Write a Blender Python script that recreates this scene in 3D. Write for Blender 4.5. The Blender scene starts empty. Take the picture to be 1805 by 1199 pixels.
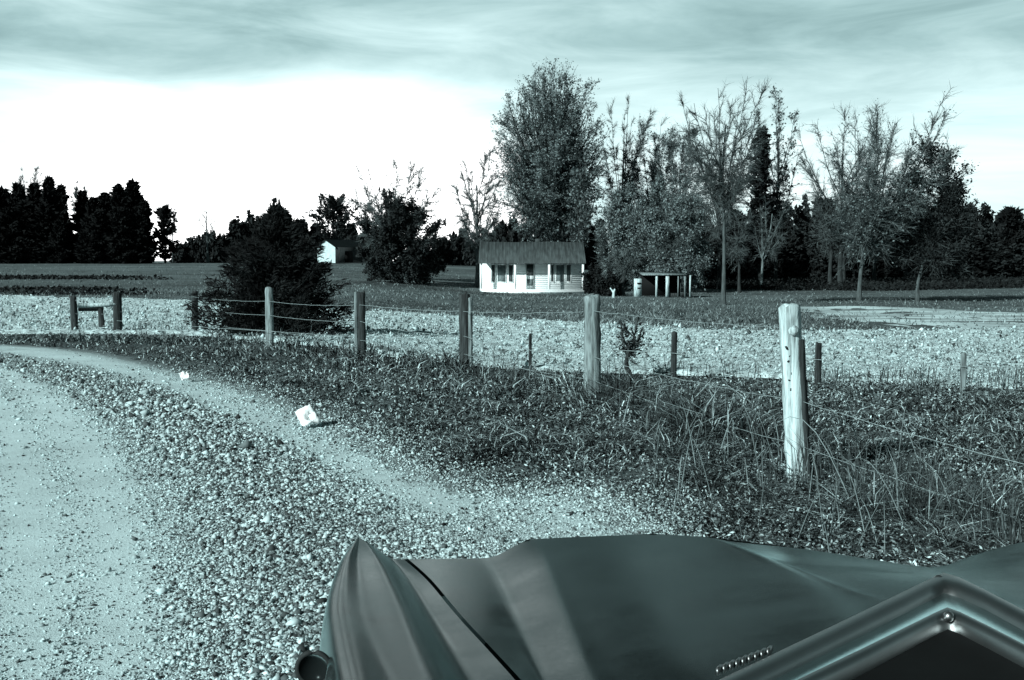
import bpy, math, random
import numpy as np
from mathutils import Vector

SC = bpy.context.scene
COL = SC.collection
R = math.radians

# ------------------------------------------------------------------ camera, sky, sun, exposure
F_PX, CX, CY, HORIZON, EYE = 1935.0, 902.5, 599.5, 460.0, 1.45
PITCH = math.atan((CY - HORIZON) / F_PX)
cd = bpy.data.cameras.new('camera'); cam = bpy.data.objects.new('camera', cd); COL.objects.link(cam)
cam.location = (0, 0, EYE); cam.rotation_euler = (math.pi/2 - PITCH, 0, 0)
cd.sensor_width = 36; cd.lens = 36 * F_PX / 1805; cd.clip_start = 0.05; cd.clip_end = 6000
SC.camera = cam
SC.render.resolution_x, SC.render.resolution_y = 1024, 680
SUN_AZ, SUN_EL = R(226), R(28)          # azimuth clockwise from +Y
sd = bpy.data.lights.new('sun', 'SUN'); sd.energy = 5.0; sd.angle = R(0.5); sd.color = (0.88, 1.0, 0.99)
sun = bpy.data.objects.new('sun', sd); COL.objects.link(sun); sun.location = (-20, -20, 30)
to_sun = Vector((math.sin(SUN_AZ)*math.cos(SUN_EL), math.cos(SUN_AZ)*math.cos(SUN_EL), math.sin(SUN_EL)))
sun.rotation_euler = to_sun.to_track_quat('Z', 'Y').to_euler()
vs = SC.view_settings; vs.view_transform = 'Standard'; vs.look = 'None'; vs.gamma = 1; vs.exposure = 0.32
vs.use_curve_mapping = False
try: SC.display_settings.display_device = 'sRGB'
except Exception: pass

class NT:
    """small wrapper for building node trees"""
    def __init__(s, tree): s.t = tree; s.n = tree.nodes; s.l = tree.links
    def node(s, typ, **kw):
        n = s.n.new(typ)
        for k, v in kw.items(): setattr(n, k, v)
        return n
    def put(s, sock, v):
        if isinstance(v, bpy.types.NodeSocket): s.l.new(v, sock)
        elif v is not None: sock.default_value = v
    def math(s, op, a, b=None, clamp=False):
        n = s.node('ShaderNodeMath', operation=op, use_clamp=clamp); s.put(n.inputs[0], a)
        if b is not None: s.put(n.inputs[1], b)
        return n.outputs[0]
    def mapr(s, v, a, b, c=0.0, d=1.0, smooth=True):
        n = s.node('ShaderNodeMapRange'); n.interpolation_type = 'SMOOTHSTEP' if smooth else 'LINEAR'
        s.put(n.inputs['Value'], v)
        for k, x in (('From Min', a), ('From Max', b), ('To Min', c), ('To Max', d)): n.inputs[k].default_value = x
        return n.outputs[0]
    def noise(s, vec, scale, detail=4, rough=0.55, dist=0.0):
        n = s.node('ShaderNodeTexNoise'); s.put(n.inputs['Vector'], vec)
        n.inputs['Scale'].default_value = scale; n.inputs['Detail'].default_value = detail
        n.inputs['Roughness'].default_value = rough; n.inputs['Distortion'].default_value = dist
        return n.outputs[0]
    def ramp(s, fac, stops):
        n = s.node('ShaderNodeValToRGB'); s.put(n.inputs[0], fac)
        e = n.color_ramp.elements
        e[0].position, e[0].color = stops[0][0], stops[0][1]
        e[1].position, e[1].color = stops[-1][0], stops[-1][1]
        for p, c in stops[1:-1]:
            k = e.new(p); k.color = c
        return n.outputs[0]
    def mix(s, fac, a, b, blend='MIX'):
        n = s.node('ShaderNodeMix', data_type='RGBA', blend_type=blend)
        s.put(n.inputs[0], fac); s.put(n.inputs[6], a); s.put(n.inputs[7], b)
        return n.outputs[2]
    def scalevec(s, vec, sc, loc=(0, 0, 0)):
        n = s.node('ShaderNodeMapping'); s.put(n.inputs[0], vec)
        n.inputs['Scale'].default_value = sc; n.inputs['Location'].default_value = loc
        return n.outputs[0]

W = bpy.data.worlds.new('World'); SC.world = W; W.use_nodes = True
w = NT(W.node_tree)
for n in list(w.n): w.n.remove(n)
sky = w.node('ShaderNodeTexSky', sky_type='NISHITA'); sky.sun_disc = False
sky.sun_elevation = SUN_EL; sky.sun_rotation = SUN_AZ
bw = w.node('ShaderNodeRGBToBW'); w.l.new(sky.outputs[0], bw.inputs[0])
clear = w.mix(1.0, bw.outputs[0], (0.62, 1.0, 1.02, 1), 'MULTIPLY')
clear = w.mix(1.0, clear, (0.034, 0.034, 0.034, 1), 'MULTIPLY')
tc = w.node('ShaderNodeTexCoord'); sp = w.node('ShaderNodeSeparateXYZ'); w.l.new(tc.outputs['Generated'], sp.inputs[0])
az = w.math('ARCTAN2', sp.outputs[0], sp.outputs[1])           # radians, 0 = ahead, + right
el = w.math('ARCSINE', sp.outputs[2])
cmb = w.node('ShaderNodeCombineXYZ'); w.l.new(az, cmb.inputs[0]); w.l.new(el, cmb.inputs[1])
warp = w.noise(w.scalevec(cmb.outputs[0], (2.2, 9, 1)), 1.6, 3)
streak = w.noise(w.scalevec(cmb.outputs[0], (2.0, 10, 1), (3.1, 0.7, 0)), 2.4, 6, 0.6, 0.5)
elw = w.math('ADD', el, w.math('MULTIPLY', w.math('SUBTRACT', warp, 0.5), 0.085))
low = w.mapr(elw, R(11.5), R(4.2))                             # brighter towards the horizon
azl = w.math('ADD', az, w.math('MULTIPLY', w.math('SUBTRACT', warp, 0.5), 0.12))
bank = w.math('MULTIPLY', w.mapr(azl, R(4), R(-6)), w.mapr(azl, R(-31), R(-15)))
bank = w.math('MULTIPLY', bank, w.mapr(elw, R(12.2), R(5.6)))    # the white cloud bank ahead on the left
band = w.math('MULTIPLY', w.mapr(elw, R(12.0), R(10.4)), w.mapr(elw, R(8.0), R(9.4)))
band = w.math('MULTIPLY', band, w.mapr(az, R(-9), R(-17)))      # grey streak upper left
s0 = w.math('ADD', 0.33, w.math('MULTIPLY', low, 0.35))
s0 = w.math('ADD', s0, w.math('MULTIPLY', w.math('SUBTRACT', streak, 0.5), 0.7))
s0 = w.math('SUBTRACT', s0, w.math('MULTIPLY', band, 0.14))
s0 = w.math('SUBTRACT', s0, w.math('MULTIPLY', w.mapr(el, R(13), R(24)), 0.50))   # unseen sky overhead darkened to cut fill light
s0 = w.math('ADD', s0, w.math('MULTIPLY', bank, 0.62), clamp=True)
cloud = w.ramp(s0, [(0.0, (0.09, 0.15, 0.155, 1)), (0.14, (0.21, 0.34, 0.35, 1)), (0.3, (0.335, 0.50, 0.51, 1)), (0.62, (0.65, 0.86, 0.87, 1)), (0.80, (0.84, 0.99, 0.99, 1)), (0.9, (1.1, 1.14, 1.14, 1)), (1.0, (1.8, 1.85, 1.85, 1))])
ahead = w.math('MULTIPLY', w.mapr(sp.outputs[1], -0.35, 0.45), w.mapr(el, R(48), R(16)))
col = w.mix(ahead, clear, cloud)
bg = w.node('ShaderNodeBackground'); w.l.new(col, bg.inputs[0]); bg.inputs[1].default_value = 1.0
wo = w.node('ShaderNodeOutputWorld'); w.l.new(bg.outputs[0], wo.inputs[0])

# ------------------------------------------------------------------ geometry helpers
rng = np.random.default_rng(7)
random.seed(7)
FWD = np.array([0, math.cos(PITCH), -math.sin(PITCH)]); UP = np.array([0, math.sin(PITCH), math.cos(PITCH)])
def ray(px, py):
    return FWD + np.array([(px - CX) / F_PX, 0, 0]) - UP * ((py - CY) / F_PX)
def at_y(px, py, Y):
    d = ray(px, py); return np.array([0, 0, EYE]) + d * (Y / d[1])
def at_z(px, py, z):
    d = ray(px, py); return np.array([0, 0, EYE]) + d * ((z - EYE) / d[2])

_rows = [-400, 12, 15, 25, 35, 50, 80, 110, 150, 300, 600, 4000]
_cols = [-0.50, -0.16, 0.02, 0.20, 0.5]
_tab = np.array([
    [0, 0, 0, 0, 0], [0, 0, 0, 0, 0], [-.06, -.12, -.22, -.24, -.24], [-.15, -.25, -.5, -.5, -.5], [-.25, -.42, -.66, -.7, -.7],
    [-.25, -.5, -.8, -.85, -.85], [.25, .0, -.9, -.95, -.95], [.75, .6, -.3, -.9, -.9], [1.25, 1.3, .5, -.6, -.7],
    [1.35, 1.4, 1.2, .2, 0], [1.3, 1.3, 1.3, .8, .6], [1.2] * 5], float)
def zg(x, y):
    """height of the land"""
    x = np.asarray(x, float); y = np.asarray(y, float)
    s = np.clip(x / np.maximum(y, 12.0), _cols[0], _cols[-1])
    out = 0; k = np.clip(np.searchsorted(_cols, s, side='right') - 1, 0, len(_cols) - 2)
    c = np.asarray(_cols); t = (s - c[k]) / (c[k + 1] - c[k]); t = t * t * (3 - 2 * t)
    vals = np.stack([np.interp(y, _rows, _tab[:, j]) for j in range(len(_cols))], -1)
    a = np.take_along_axis(vals, k[..., None], -1)[..., 0]; b = np.take_along_axis(vals, k[..., None] + 1, -1)[..., 0]
    return a * (1 - t) + b * t
def hit(px, py):
    """where the line of sight meets the land"""
    d = ray(px, py); prev = 1.0
    for Y in np.geomspace(1.5, 900, 900):
        p = np.array([0, 0, EYE]) + d * (Y / d[1])
        if p[2] <= float(zg(p[0], p[1])): break
    p[2] = float(zg(p[0], p[1])); return p
def gnd(px, Y):
    x = (px - CX) / F_PX * Y; return np.array([x, Y, float(zg(x, Y))])

def _hash(i, j, seed):
    h = (i * 374761393 + j * 668265263 + seed * 974711) & 0x7fffffff
    h = ((h ^ (h >> 13)) * 1274126177) & 0x7fffffff
    return ((h ^ (h >> 16)) & 0xffff) / 65535.0
def vnoise(x, y, seed=0):
    x = np.asarray(x, float); y = np.asarray(y, float)
    i = np.floor(x).astype(np.int64); j = np.floor(y).astype(np.int64); u = x - i; v = y - j
    u = u * u * (3 - 2 * u); v = v * v * (3 - 2 * v)
    return (_hash(i, j, seed) * (1 - u) + _hash(i + 1, j, seed) * u) * (1 - v) + (_hash(i, j + 1, seed) * (1 - u) + _hash(i + 1, j + 1, seed) * u) * v

def mesh_np(name, V, faces, tone=None):
    """V (n,3); faces: list of int arrays (m,3) or (m,4)"""
    me = bpy.data.meshes.new(name); V = np.asarray(V, np.float32)
    faces = [np.asarray(f, np.int32) for f in faces if len(f)]
    me.vertices.add(len(V)); me.vertices.foreach_set('co', V.ravel())
    loops = np.concatenate([f.ravel() for f in faces]); sizes = np.concatenate([np.full(len(f), f.shape[1], np.int32) for f in faces])
    starts = np.concatenate([[0], np.cumsum(sizes)[:-1]]).astype(np.int32)
    me.loops.add(len(loops)); me.loops.foreach_set('vertex_index', loops)
    me.polygons.add(len(sizes)); me.polygons.foreach_set('loop_start', starts)
    me.update(calc_edges=True)
    if tone is not None:
        a = me.attributes.new('tone', 'FLOAT', 'POINT'); a.data.foreach_set('value', np.asarray(tone, np.float32))
    return me
class MB:
    """collects shapes into one mesh"""
    def __init__(s): s.V = []; s.F3 = []; s.F4 = []; s.T = []; s.n = 0
    def add(s, V, F, tone=None):
        V = np.asarray(V, float); F = np.asarray(F, int) + s.n
        (s.F3 if F.shape[1] == 3 else s.F4).append(F); s.V.append(V)
        s.T.append(np.zeros(len(V)) if tone is None else np.broadcast_to(tone, (len(V),))); s.n += len(V); return s
    def box(s, c, size, rz=0, rx=0, ry=0, taper=1.0):
        x, y, z = [k / 2 for k in size]
        V = np.array([[-x, -y, -z], [x, -y, -z], [x, y, -z], [-x, y, -z], [-x * taper, -y * taper, z], [x * taper, -y * taper, z], [x * taper, y * taper, z], [-x * taper, y * taper, z]])
        for ang, (a, b) in ((rx, (1, 2)), (ry, (2, 0)), (rz, (0, 1))):
            if ang:
                ca, sa = math.cos(ang), math.sin(ang); A = V[:, a].copy(); B = V[:, b].copy(); V[:, a] = A * ca - B * sa; V[:, b] = A * sa + B * ca
        return s.add(V + np.asarray(c, float), [[0, 3, 2, 1], [4, 5, 6, 7], [0, 1, 5, 4], [1, 2, 6, 5], [2, 3, 7, 6], [3, 0, 4, 7]])
    def tube(s, P, r, sides=6, cap=False, tone=None):
        P = np.asarray(P, float); n = len(P); r = np.broadcast_to(r, (n,))
        D = np.gradient(P, axis=0); D /= np.linalg.norm(D, axis=1, keepdims=True) + 1e-9
        ref = np.array([1.0, 0, 0]) if abs(D[:, 0]).mean() < 0.8 else np.array([0, 0, 1.0])
        A = np.cross(D, ref); A /= np.linalg.norm(A, axis=1, keepdims=True) + 1e-9; B = np.cross(D, A)
        th = np.arange(sides) * 2 * math.pi / sides
        V = P[:, None] + r[:, None, None] * (A[:, None] * np.cos(th)[None, :, None] + B[:, None] * np.sin(th)[None, :, None])
        V = V.reshape(-1, 3)
        i = np.arange(n - 1)[:, None] * sides; k = np.arange(sides)[None]; k2 = (k + 1) % sides
        Q = np.stack([i + k, i + k2, i + sides + k2, i + sides + k], -1).reshape(-1, 4)
        base = s.n; s.add(V, Q, tone)
        if cap:
            for e in (0, n - 1):
                idx = base + e * sides
                c = P[e]; s.V.append(c[None]); s.T.append(np.zeros(1)); ci = s.n; s.n += 1
                s.F3.append(np.array([[idx + a, idx + (a + 1) % sides, ci] for a in range(sides)]))
        return s
    def loft(s, rows, closed=False):
        rows = np.asarray(rows, float); m, n = rows.shape[:2]
        i = np.arange(m - 1)[:, None] * n; k = np.arange(n if closed else n - 1)[None]; k2 = (k + 1) % n
        return s.add(rows.reshape(-1, 3), np.stack([i + k, i + k2, i + n + k2, i + n + k], -1).reshape(-1, 4))
    def mesh(s, name):
        return mesh_np(name, np.concatenate(s.V), [np.concatenate(f) for f in (s.F3, s.F4) if f], np.concatenate(s.T))
    def build(s, name, mat, parent=None, smooth=False):
        return link(name, s.mesh(name), mat, parent, smooth)
def link(name, me, mat, parent=None, smooth=False):
    o = bpy.data.objects.new(name, me); COL.objects.link(o)
    if not me.materials: me.materials.append(mat)
    if smooth: me.polygons.foreach_set('use_smooth', np.ones(len(me.polygons), bool))
    if parent is not None: o.parent = parent
    return o
def tag(o, label=None, cat=None, group=None, kind=None):
    for k, v in (('label', label), ('category', cat), ('group', group), ('kind', kind)):
        if v: o[k] = v
    return o
def thing(name, loc, label, cat, group=None, rz=0):
    o = bpy.data.objects.new(name, None); COL.objects.link(o); o.location = Vector(loc); o.rotation_euler = (0, 0, rz)
    o.empty_display_size = 0.2
    return tag(o, label, cat, group)
def copy_tree(o, loc, rz, scale, label, group=None):
    c = o.copy(); COL.objects.link(c); c.location = Vector(loc); c.rotation_euler = (0, 0, rz); c.scale = scale; c['label'] = label
    if group: c['group'] = group
    for ch in o.children:
        d = ch.copy(); COL.objects.link(d); d.parent = c
    return c

# ------------------------------------------------------------------ materials (toned grey print: everything is a cool grey)
def G(v): return (v * 0.80, v, v * 1.015, 1)
def GN(v): return (v * 0.95, v, v, 1)
def mat(name, v, v2=None, scale=8, rough=0.85, bump=0.0, stretch=(1, 1, 1), detail=5, contrast=(0.35, 0.65), spec=0.3, coords='Object', tone=0.0, dist=0.0, G=G):
    m = bpy.data.materials.new(name); m.use_nodes = True; t = NT(m.node_tree)
    b = t.n['Principled BSDF']; b.inputs['Roughness'].default_value = rough; b.inputs['Specular IOR Level'].default_value = spec
    tcn = t.node('ShaderNodeTexCoord'); vec = t.scalevec(tcn.outputs[coords], stretch)
    n = t.noise(vec, scale, detail, 0.6, dist)
    c = t.ramp(n, [(contrast[0], G(v)), (contrast[1], G(v2 if v2 is not None else v))])
    if tone:
        a = t.node('ShaderNodeAttribute', attribute_name='tone')
        c = t.mix(1.0, c, t.math('ADD', 1.0, t.math('MULTIPLY', a.outputs['Fac'], tone)), 'MULTIPLY')
    t.put(b.inputs['Base Color'], c)
    if bump:
        bn = t.node('ShaderNodeBump'); bn.inputs['Strength'].default_value = 1.0; bn.inputs['Distance'].default_value = bump
        t.l.new(n, bn.inputs['Height']); t.l.new(bn.outputs[0], b.inputs['Normal'])
    return m
def soft(m, amount=0.35):
    """let some light through leaves"""
    b = m.node_tree.nodes['Principled BSDF']; b.inputs['Specular IOR Level'].default_value = 0.15; return m

M = {}
M['ground'] = None
def ground_mat():
    m = bpy.data.materials.new('grass_ground'); m.use_nodes = True; t = NT(m.node_tree); b = t.n['Principled BSDF']
    b.inputs['Roughness'].default_value = 0.95; b.inputs['Specular IOR Level'].default_value = 0.1
    g = t.node('ShaderNodeNewGeometry'); P = g.outputs['Position']
    big = t.noise(t.scalevec(P, (0.035, 0.11, 0)), 1.0, 4, 0.6)
    mid = t.noise(P, 0.9, 5, 0.65); fine = t.noise(P, 14, 5, 0.7)
    k = t.math('ADD', t.math('MULTIPLY', big, 0.5), t.math('MULTIPLY', mid, 0.28)); k = t.math('ADD', k, t.math('MULTIPLY', fine, 0.22))
    c = t.ramp(k, [(0.34, G(0.022)), (0.5, G(0.10)), (0.64, G(0.18))])
    t.put(b.inputs['Base Color'], c)
    bn = t.node('ShaderNodeBump'); bn.inputs['Distance'].default_value = 0.05; t.l.new(fine, bn.inputs['Height']); t.l.new(bn.outputs[0], b.inputs['Normal'])
    return m
M['ground'] = ground_mat()
def road_mat():
    m = bpy.data.materials.new('gravel_road'); m.use_nodes = True; t = NT(m.node_tree); b = t.n['Principled BSDF']
    b.inputs['Roughness'].default_value = 0.95; b.inputs['Specular IOR Level'].default_value = 0.15
    g = t.node('ShaderNodeNewGeometry'); P = g.outputs['Position']
    mid = t.noise(P, 1.3, 4, 0.6); fine = t.noise(P, 55, 3, 0.7); peb = t.node('ShaderNodeTexVoronoi'); peb.inputs['Scale'].default_value = 42
    t.l.new(P, peb.inputs['Vector'])
    a = t.node('ShaderNodeAttribute', attribute_name='tone')            # 1 where loose gravel is piled, 0 in the worn wheel tracks
    al = t.node('ShaderNodeAttribute', attribute_name='along'); ac = t.node('ShaderNodeAttribute', attribute_name='across'); cx = t.node('ShaderNodeCombineXYZ')
    t.l.new(t.math('MULTIPLY', al.outputs['Fac'], 0.035), cx.inputs[0]); t.l.new(ac.outputs['Fac'], cx.inputs[1])
    wa = t.node('ShaderNodeAttribute', attribute_name='worn')
    track = t.math('SUBTRACT', t.mapr(t.noise(cx.outputs[0], 1.5, 3, 0.5), 0.30, 0.64), wa.outputs['Fac'], clamp=True)         # worn wheel tracks running along the road
    worn = t.ramp(t.math('ADD', t.math('MULTIPLY', mid, 0.6), t.math('MULTIPLY', fine, 0.4)), [(0.34, G(0.42)), (0.66, G(0.64))])
    chips = t.ramp(peb.outputs['Color'], [(0.0, G(0.10)), (0.3, G(0.30)), (1.0, G(0.62))])
    worn = t.mix(t.math('ADD', 0.16, t.math('MULTIPLY', track, 0.5)), worn, chips)
    worn = t.mix(1.0, worn, t.ramp(track, [(0.0, (1.12, 1.12, 1.12, 1)), (1.0, (0.78, 0.78, 0.78, 1))]), 'MULTIPLY')
    loose = t.ramp(peb.outputs['Color'], [(0.1, G(0.07)), (0.9, G(0.34))])
    t.put(b.inputs['Base Color'], t.mix(t.math('MULTIPLY', a.outputs['Fac'], 0.8), worn, loose))
    e = t.node('ShaderNodeAttribute', attribute_name='edge')           # soil and dead grass creeping in along the road's edge
    soil = t.math('MULTIPLY', t.mapr(t.math('ADD', e.outputs['Fac'], t.math('MULTIPLY', t.math('SUBTRACT', t.noise(P, 7, 6, 0.75), 0.5), 1.1)), 0.35, 0.75), 0.9)
    t.put(b.inputs['Base Color'], t.mix(soil, t.mix(t.math('MULTIPLY', a.outputs['Fac'], 0.8), worn, loose), t.ramp(fine, [(0.35, G(0.06)), (0.7, G(0.20))])))
    h = t.math('ADD', t.math('MULTIPLY', fine, 0.4), t.math('MULTIPLY', t.noise(P, 190, 2, 0.6), 0.3))
    bn = t.node('ShaderNodeBump'); bn.inputs['Distance'].default_value = 0.012; t.l.new(h, bn.inputs['Height']); t.l.new(bn.outputs[0], b.inputs['Normal'])
    return m
M['road'] = road_mat()
M['stone'] = mat('gravel_stone', 0.36, 0.56, 9, 0.9, tone=0.75)
M['cotton'] = mat('cotton_stubble_soil', 0.27, 0.68, 4.5, 0.95, 0.03, detail=8, contrast=(0.38, 0.56), coords='Object')
M['cottonplant'] = mat('cotton_plant', 0.30, 0.72, 3, 0.9, tone=0.9)
M['drygrass'] = mat('dry_pale_grass', 0.15, 0.66, 0.9, 0.95, 0.02, stretch=(0.35, 0.8, 1), detail=10, contrast=(0.36, 0.56))
M['blade'] = soft(mat('verge_grass_blade', 0.075, 0.185, 1.1, 0.8, tone=1.6))
M['weed'] = soft(mat('tall_dry_weed', 0.06, 0.12, 2, 0.8, tone=1.0))
M['wood_pale'] = mat('weathered_pale_wood', 0.20, 0.66, 11, 0.9, 0.012, stretch=(2.6, 2.6, 0.22), detail=9, contrast=(0.36, 0.56))
M['wood_grey'] = mat('weathered_grey_wood', 0.05, 0.30, 10, 0.9, 0.012, stretch=(2.5, 2.5, 0.22), contrast=(0.36, 0.62))
M['wood_dark'] = mat('dark_old_wood', 0.008, 0.055, 10, 0.92, 0.012, stretch=(2.5, 2.5, 0.25), contrast=(0.36, 0.66))
M['wire'] = mat('rusty_wire', 0.2, 0.4, 30, 0.5, spec=0.5)
M['bark'] = mat('tree_bark', 0.035, 0.10, 5, 0.95, 0.03, stretch=(2, 2, 0.4))
M['bark_pale'] = mat('pale_tree_bark', 0.09, 0.24, 5, 0.95, 0.03, stretch=(2, 2, 0.4))
M['bark_dark'] = mat('dark_tree_bark', 0.012, 0.04, 5, 0.95, 0.02, stretch=(2, 2, 0.4))
M['twig'] = mat('bare_twigs', 0.05, 0.11, 2, 0.9, tone=0.3)
M['twig_pale'] = mat('pale_bare_twigs', 0.07, 0.12, 2, 0.9, tone=0.3)
M['leaf'] = soft(mat('autumn_leaves', 0.08, 0.19, 0.7, 0.8, tone=0.8))
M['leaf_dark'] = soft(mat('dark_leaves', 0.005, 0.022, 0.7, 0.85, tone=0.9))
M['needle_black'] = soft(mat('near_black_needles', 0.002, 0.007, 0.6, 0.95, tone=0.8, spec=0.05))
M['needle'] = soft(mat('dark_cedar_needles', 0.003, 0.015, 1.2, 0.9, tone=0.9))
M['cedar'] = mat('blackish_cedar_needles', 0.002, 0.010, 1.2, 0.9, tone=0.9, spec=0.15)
M['white'] = mat('white_painted_boards', 0.84, 0.92, 3, 0.6, stretch=(0.5, 0.5, 4), contrast=(0.3, 0.5), G=GN)
M['tin'] = mat('rusty_tin_roof', 0.036, 0.078, 1.6, 0.7, stretch=(3, 0.5, 0.5), detail=6)
M['glass'] = mat('window_glass', 0.14, 0.20, 2, 0.12, spec=0.5)
M['glass_dark'] = mat('dark_window_glass', 0.045, 0.07, 2, 0.12, spec=0.5)
M['brick'] = mat('chimney_brick', 0.03, 0.06, 12)
M['black'] = mat('shade_black', 0.0035, 0.005, 20, 0.8, spec=0.15)  # near-black puts the shade of dark interiors into the colour
M['rubber'] = mat('tyre_rubber', 0.012, 0.02, 20, 0.8)
M['paper'] = mat('white_paper', 0.88, 0.93, 12, 0.8, G=GN)
def car_paint():
    m = bpy.data.materials.new('dark_car_paint'); m.use_nodes = True; t = NT(m.node_tree); b = t.n['Principled BSDF']
    g = t.node('ShaderNodeTexCoord'); n = t.noise(g.outputs['Object'], 5, 6, 0.65); f = t.noise(g.outputs['Object'], 160, 2, 0.6)
    ro = t.mapr(t.math('ADD', t.math('MULTIPLY', n, 0.7), t.math('MULTIPLY', f, 0.3)), 0.3, 0.7, 0.16, 0.27)
    df = t.node('ShaderNodeBsdfDiffuse'); t.put(df.inputs[0], t.ramp(n, [(0.35, G(0.007)), (0.7, G(0.012))]))
    gl = t.node('ShaderNodeBsdfAnisotropic'); gl.inputs[0].default_value = (0.85, 1.0, 1.0, 1); t.put(gl.inputs['Roughness'], ro)
    fr_ = t.node('ShaderNodeFresnel'); fr_.inputs[0].default_value = 1.095
    mx = t.node('ShaderNodeMixShader'); t.l.new(fr_.outputs[0], mx.inputs[0]); t.l.new(df.outputs[0], mx.inputs[1]); t.l.new(gl.outputs[0], mx.inputs[2])
    t.l.new(mx.outputs[0], t.n['Material Output'].inputs['Surface']); t.n.remove(b)
    return m
M['paint'] = car_paint()
M['chrome'] = mat('dull_chrome', 0.20, 0.30, 3, 0.40, G=GN); M['chrome'].node_tree.nodes['Principled BSDF'].inputs['Metallic'].default_value = 1.0

# ------------------------------------------------------------------ the land, the road, the field
def grid_axis(parts): return np.unique(np.concatenate(parts))
gx = grid_axis([np.arange(-13, 13.01, 0.2), 13 + np.geomspace(0.5, 2600, 55), -13 - np.geomspace(0.5, 2600, 55)])
gy = grid_axis([np.arange(3, 30, 0.2), np.arange(30, 170, 1.4), 170 + np.geomspace(2, 3200, 40), 3 - np.geomspace(0.4, 300, 25)])
X, Y = np.meshgrid(gx, gy)
rough = 0.035 * vnoise(X * 1.3, Y * 1.3, 1) + 0.03 * vnoise(X * 4, Y * 4, 2) + 0.25 * vnoise(X * .05, Y * .07, 3) * np.clip((Y - 112) / 60, 0, 1)
Z = zg(X, Y) - rough * np.clip((np.hypot(X, Y) - 2) / 4, 0.2, 1)
nx, ny = len(gx), len(gy)
idx = np.arange(nx * ny).reshape(ny, nx)
quads = np.stack([idx[:-1, :-1], idx[:-1, 1:], idx[1:, 1:], idx[1:, :-1]], -1).reshape(-1, 4)
g = link('ground', mesh_np('ground', np.stack([X, Y, Z], -1).reshape(-1, 3), [quads]), M['ground'], smooth=True); tag(g, kind='structure')

def resample(P, n):
    P = np.asarray(P, float); d = np.r_[0, np.cumsum(np.linalg.norm(np.diff(P, axis=0), axis=1))]
    t = np.linspace(0, d[-1], n); return np.stack([np.interp(t, d, P[:, k]) for k in range(P.shape[1])], -1)
def smoothline(P, it=2):
    P = np.asarray(P, float)
    for _ in range(it):
        Q = np.empty((2 * len(P) - 2, P.shape[1])); Q[0::2] = .75 * P[:-1] + .25 * P[1:]; Q[1::2] = .25 * P[:-1] + .75 * P[1:]
        P = np.vstack([P[:1], Q, P[-1:]])
    return P
edge_px = [(-140, 603), (23, 609), (120, 615), (200, 625), (330, 656), (430, 682), (500, 704), (600, 745), (690, 795), (790, 848), (880, 872), (1000, 862), (1090, 880), (1150, 935)]
road_edge = np.array([hit(*p)[:2] for p in edge_px])
road_edge = np.vstack([[[-40, 23.0], [-20, 21.2]], road_edge, [[1.5, 4.6], [2.4, 2.6], [3.6, -2], [4.5, -12]]])
road_edge = smoothline(road_edge, 2)
ridge_px = [(-60, 630), (60, 650), (200, 692), (330, 745), (430, 830), (520, 930), (590, 1040), (640, 1180)]
ridge = smoothline(np.array([hit(*p)[:2] for p in ridge_px]), 2)
track_px = [[(-60, 640), (20, 665), (110, 735), (175, 830), (205, 960), (215, 1190)], [(-60, 690), (0, 720), (40, 820), (55, 1000), (60, 1190)], [(40, 622), (200, 648), (330, 690), (480, 762), (640, 835), (780, 895)]]
tracks = [smoothline(np.array([hit(*p)[:2] for p in t_]), 2) for t_ in track_px]
def worn_amount(P):
    """1 in the middle of a wheel track, 0 outside"""
    return np.max([np.exp(-(dist_to(P, t_) / w_) ** 2) for t_, w_ in zip(tracks, (.26, .24, .30))], axis=0)
def dist_to(P, line):
    P = np.asarray(P, float); best = np.full(len(P), 1e9)
    for a, b in zip(line[:-1], line[1:]):
        ab = b - a; t = np.clip(((P - a) @ ab) / (ab @ ab + 1e-12), 0, 1)
        best = np.minimum(best, np.hypot(*(P - (a + t[:, None] * ab)).T))
    return best
far_side = np.array([[-40, 9], [-26, 7], [-17, 3.0], [-12, -1], [-9, -5], [-7.5, -9], [-6, -12]])
n_al, n_ac = 640, 90
ea = resample(road_edge, n_al); fa = resample(far_side, n_al)
tt = np.linspace(0, 1, n_ac)[None, :, None] ** 1.2
RP = ea[:, None] * (1 - tt) + fa[:, None] * tt + rng.normal(0, 0.06, ea.shape)[:, None] * (1 - tt) ** 40
flat = RP.reshape(-1, 2); dr = dist_to(flat, ridge)
worn_v = worn_amount(flat)
loose_amt = (1 - worn_v) * np.exp(-(dr / 0.6) ** 2) * (0.6 + 0.6 * vnoise(flat[:, 0] * 2.5, flat[:, 1] * 2.5, 9))
rz_ = zg(flat[:, 0], flat[:, 1]) + 0.012 + 0.035 * np.exp(-(dr / 0.6) ** 2) + 0.002 * vnoise(flat[:, 0] * 3, flat[:, 1] * 3, 5)
idx = np.arange(n_al * n_ac).reshape(n_al, n_ac)
quads = np.stack([idx[:-1, :-1], idx[:-1, 1:], idx[1:, 1:], idx[1:, :-1]], -1).reshape(-1, 4)
uvw = [np.repeat(np.linspace(0, 60, n_al)[:, None], n_ac, 1).ravel(), dist_to(flat, road_edge)]
me = mesh_np('gravel_road', np.c_[flat, rz_], [quads], np.clip(loose_amt, 0, 1))
at_ = me.attributes.new('edge', 'FLOAT', 'POINT'); at_.data.foreach_set('value', np.exp(-dist_to(flat, road_edge) / 0.38).astype(np.float32))
for nm, vv in (('along', uvw[0]), ('across', uvw[1]), ('worn', worn_v)):
    at_ = me.attributes.new(nm, 'FLOAT', 'POINT'); at_.data.foreach_set('value', vv.astype(np.float32))
o = link('gravel_road', me, M['road'], smooth=True); tag(o, kind='structure')
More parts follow.
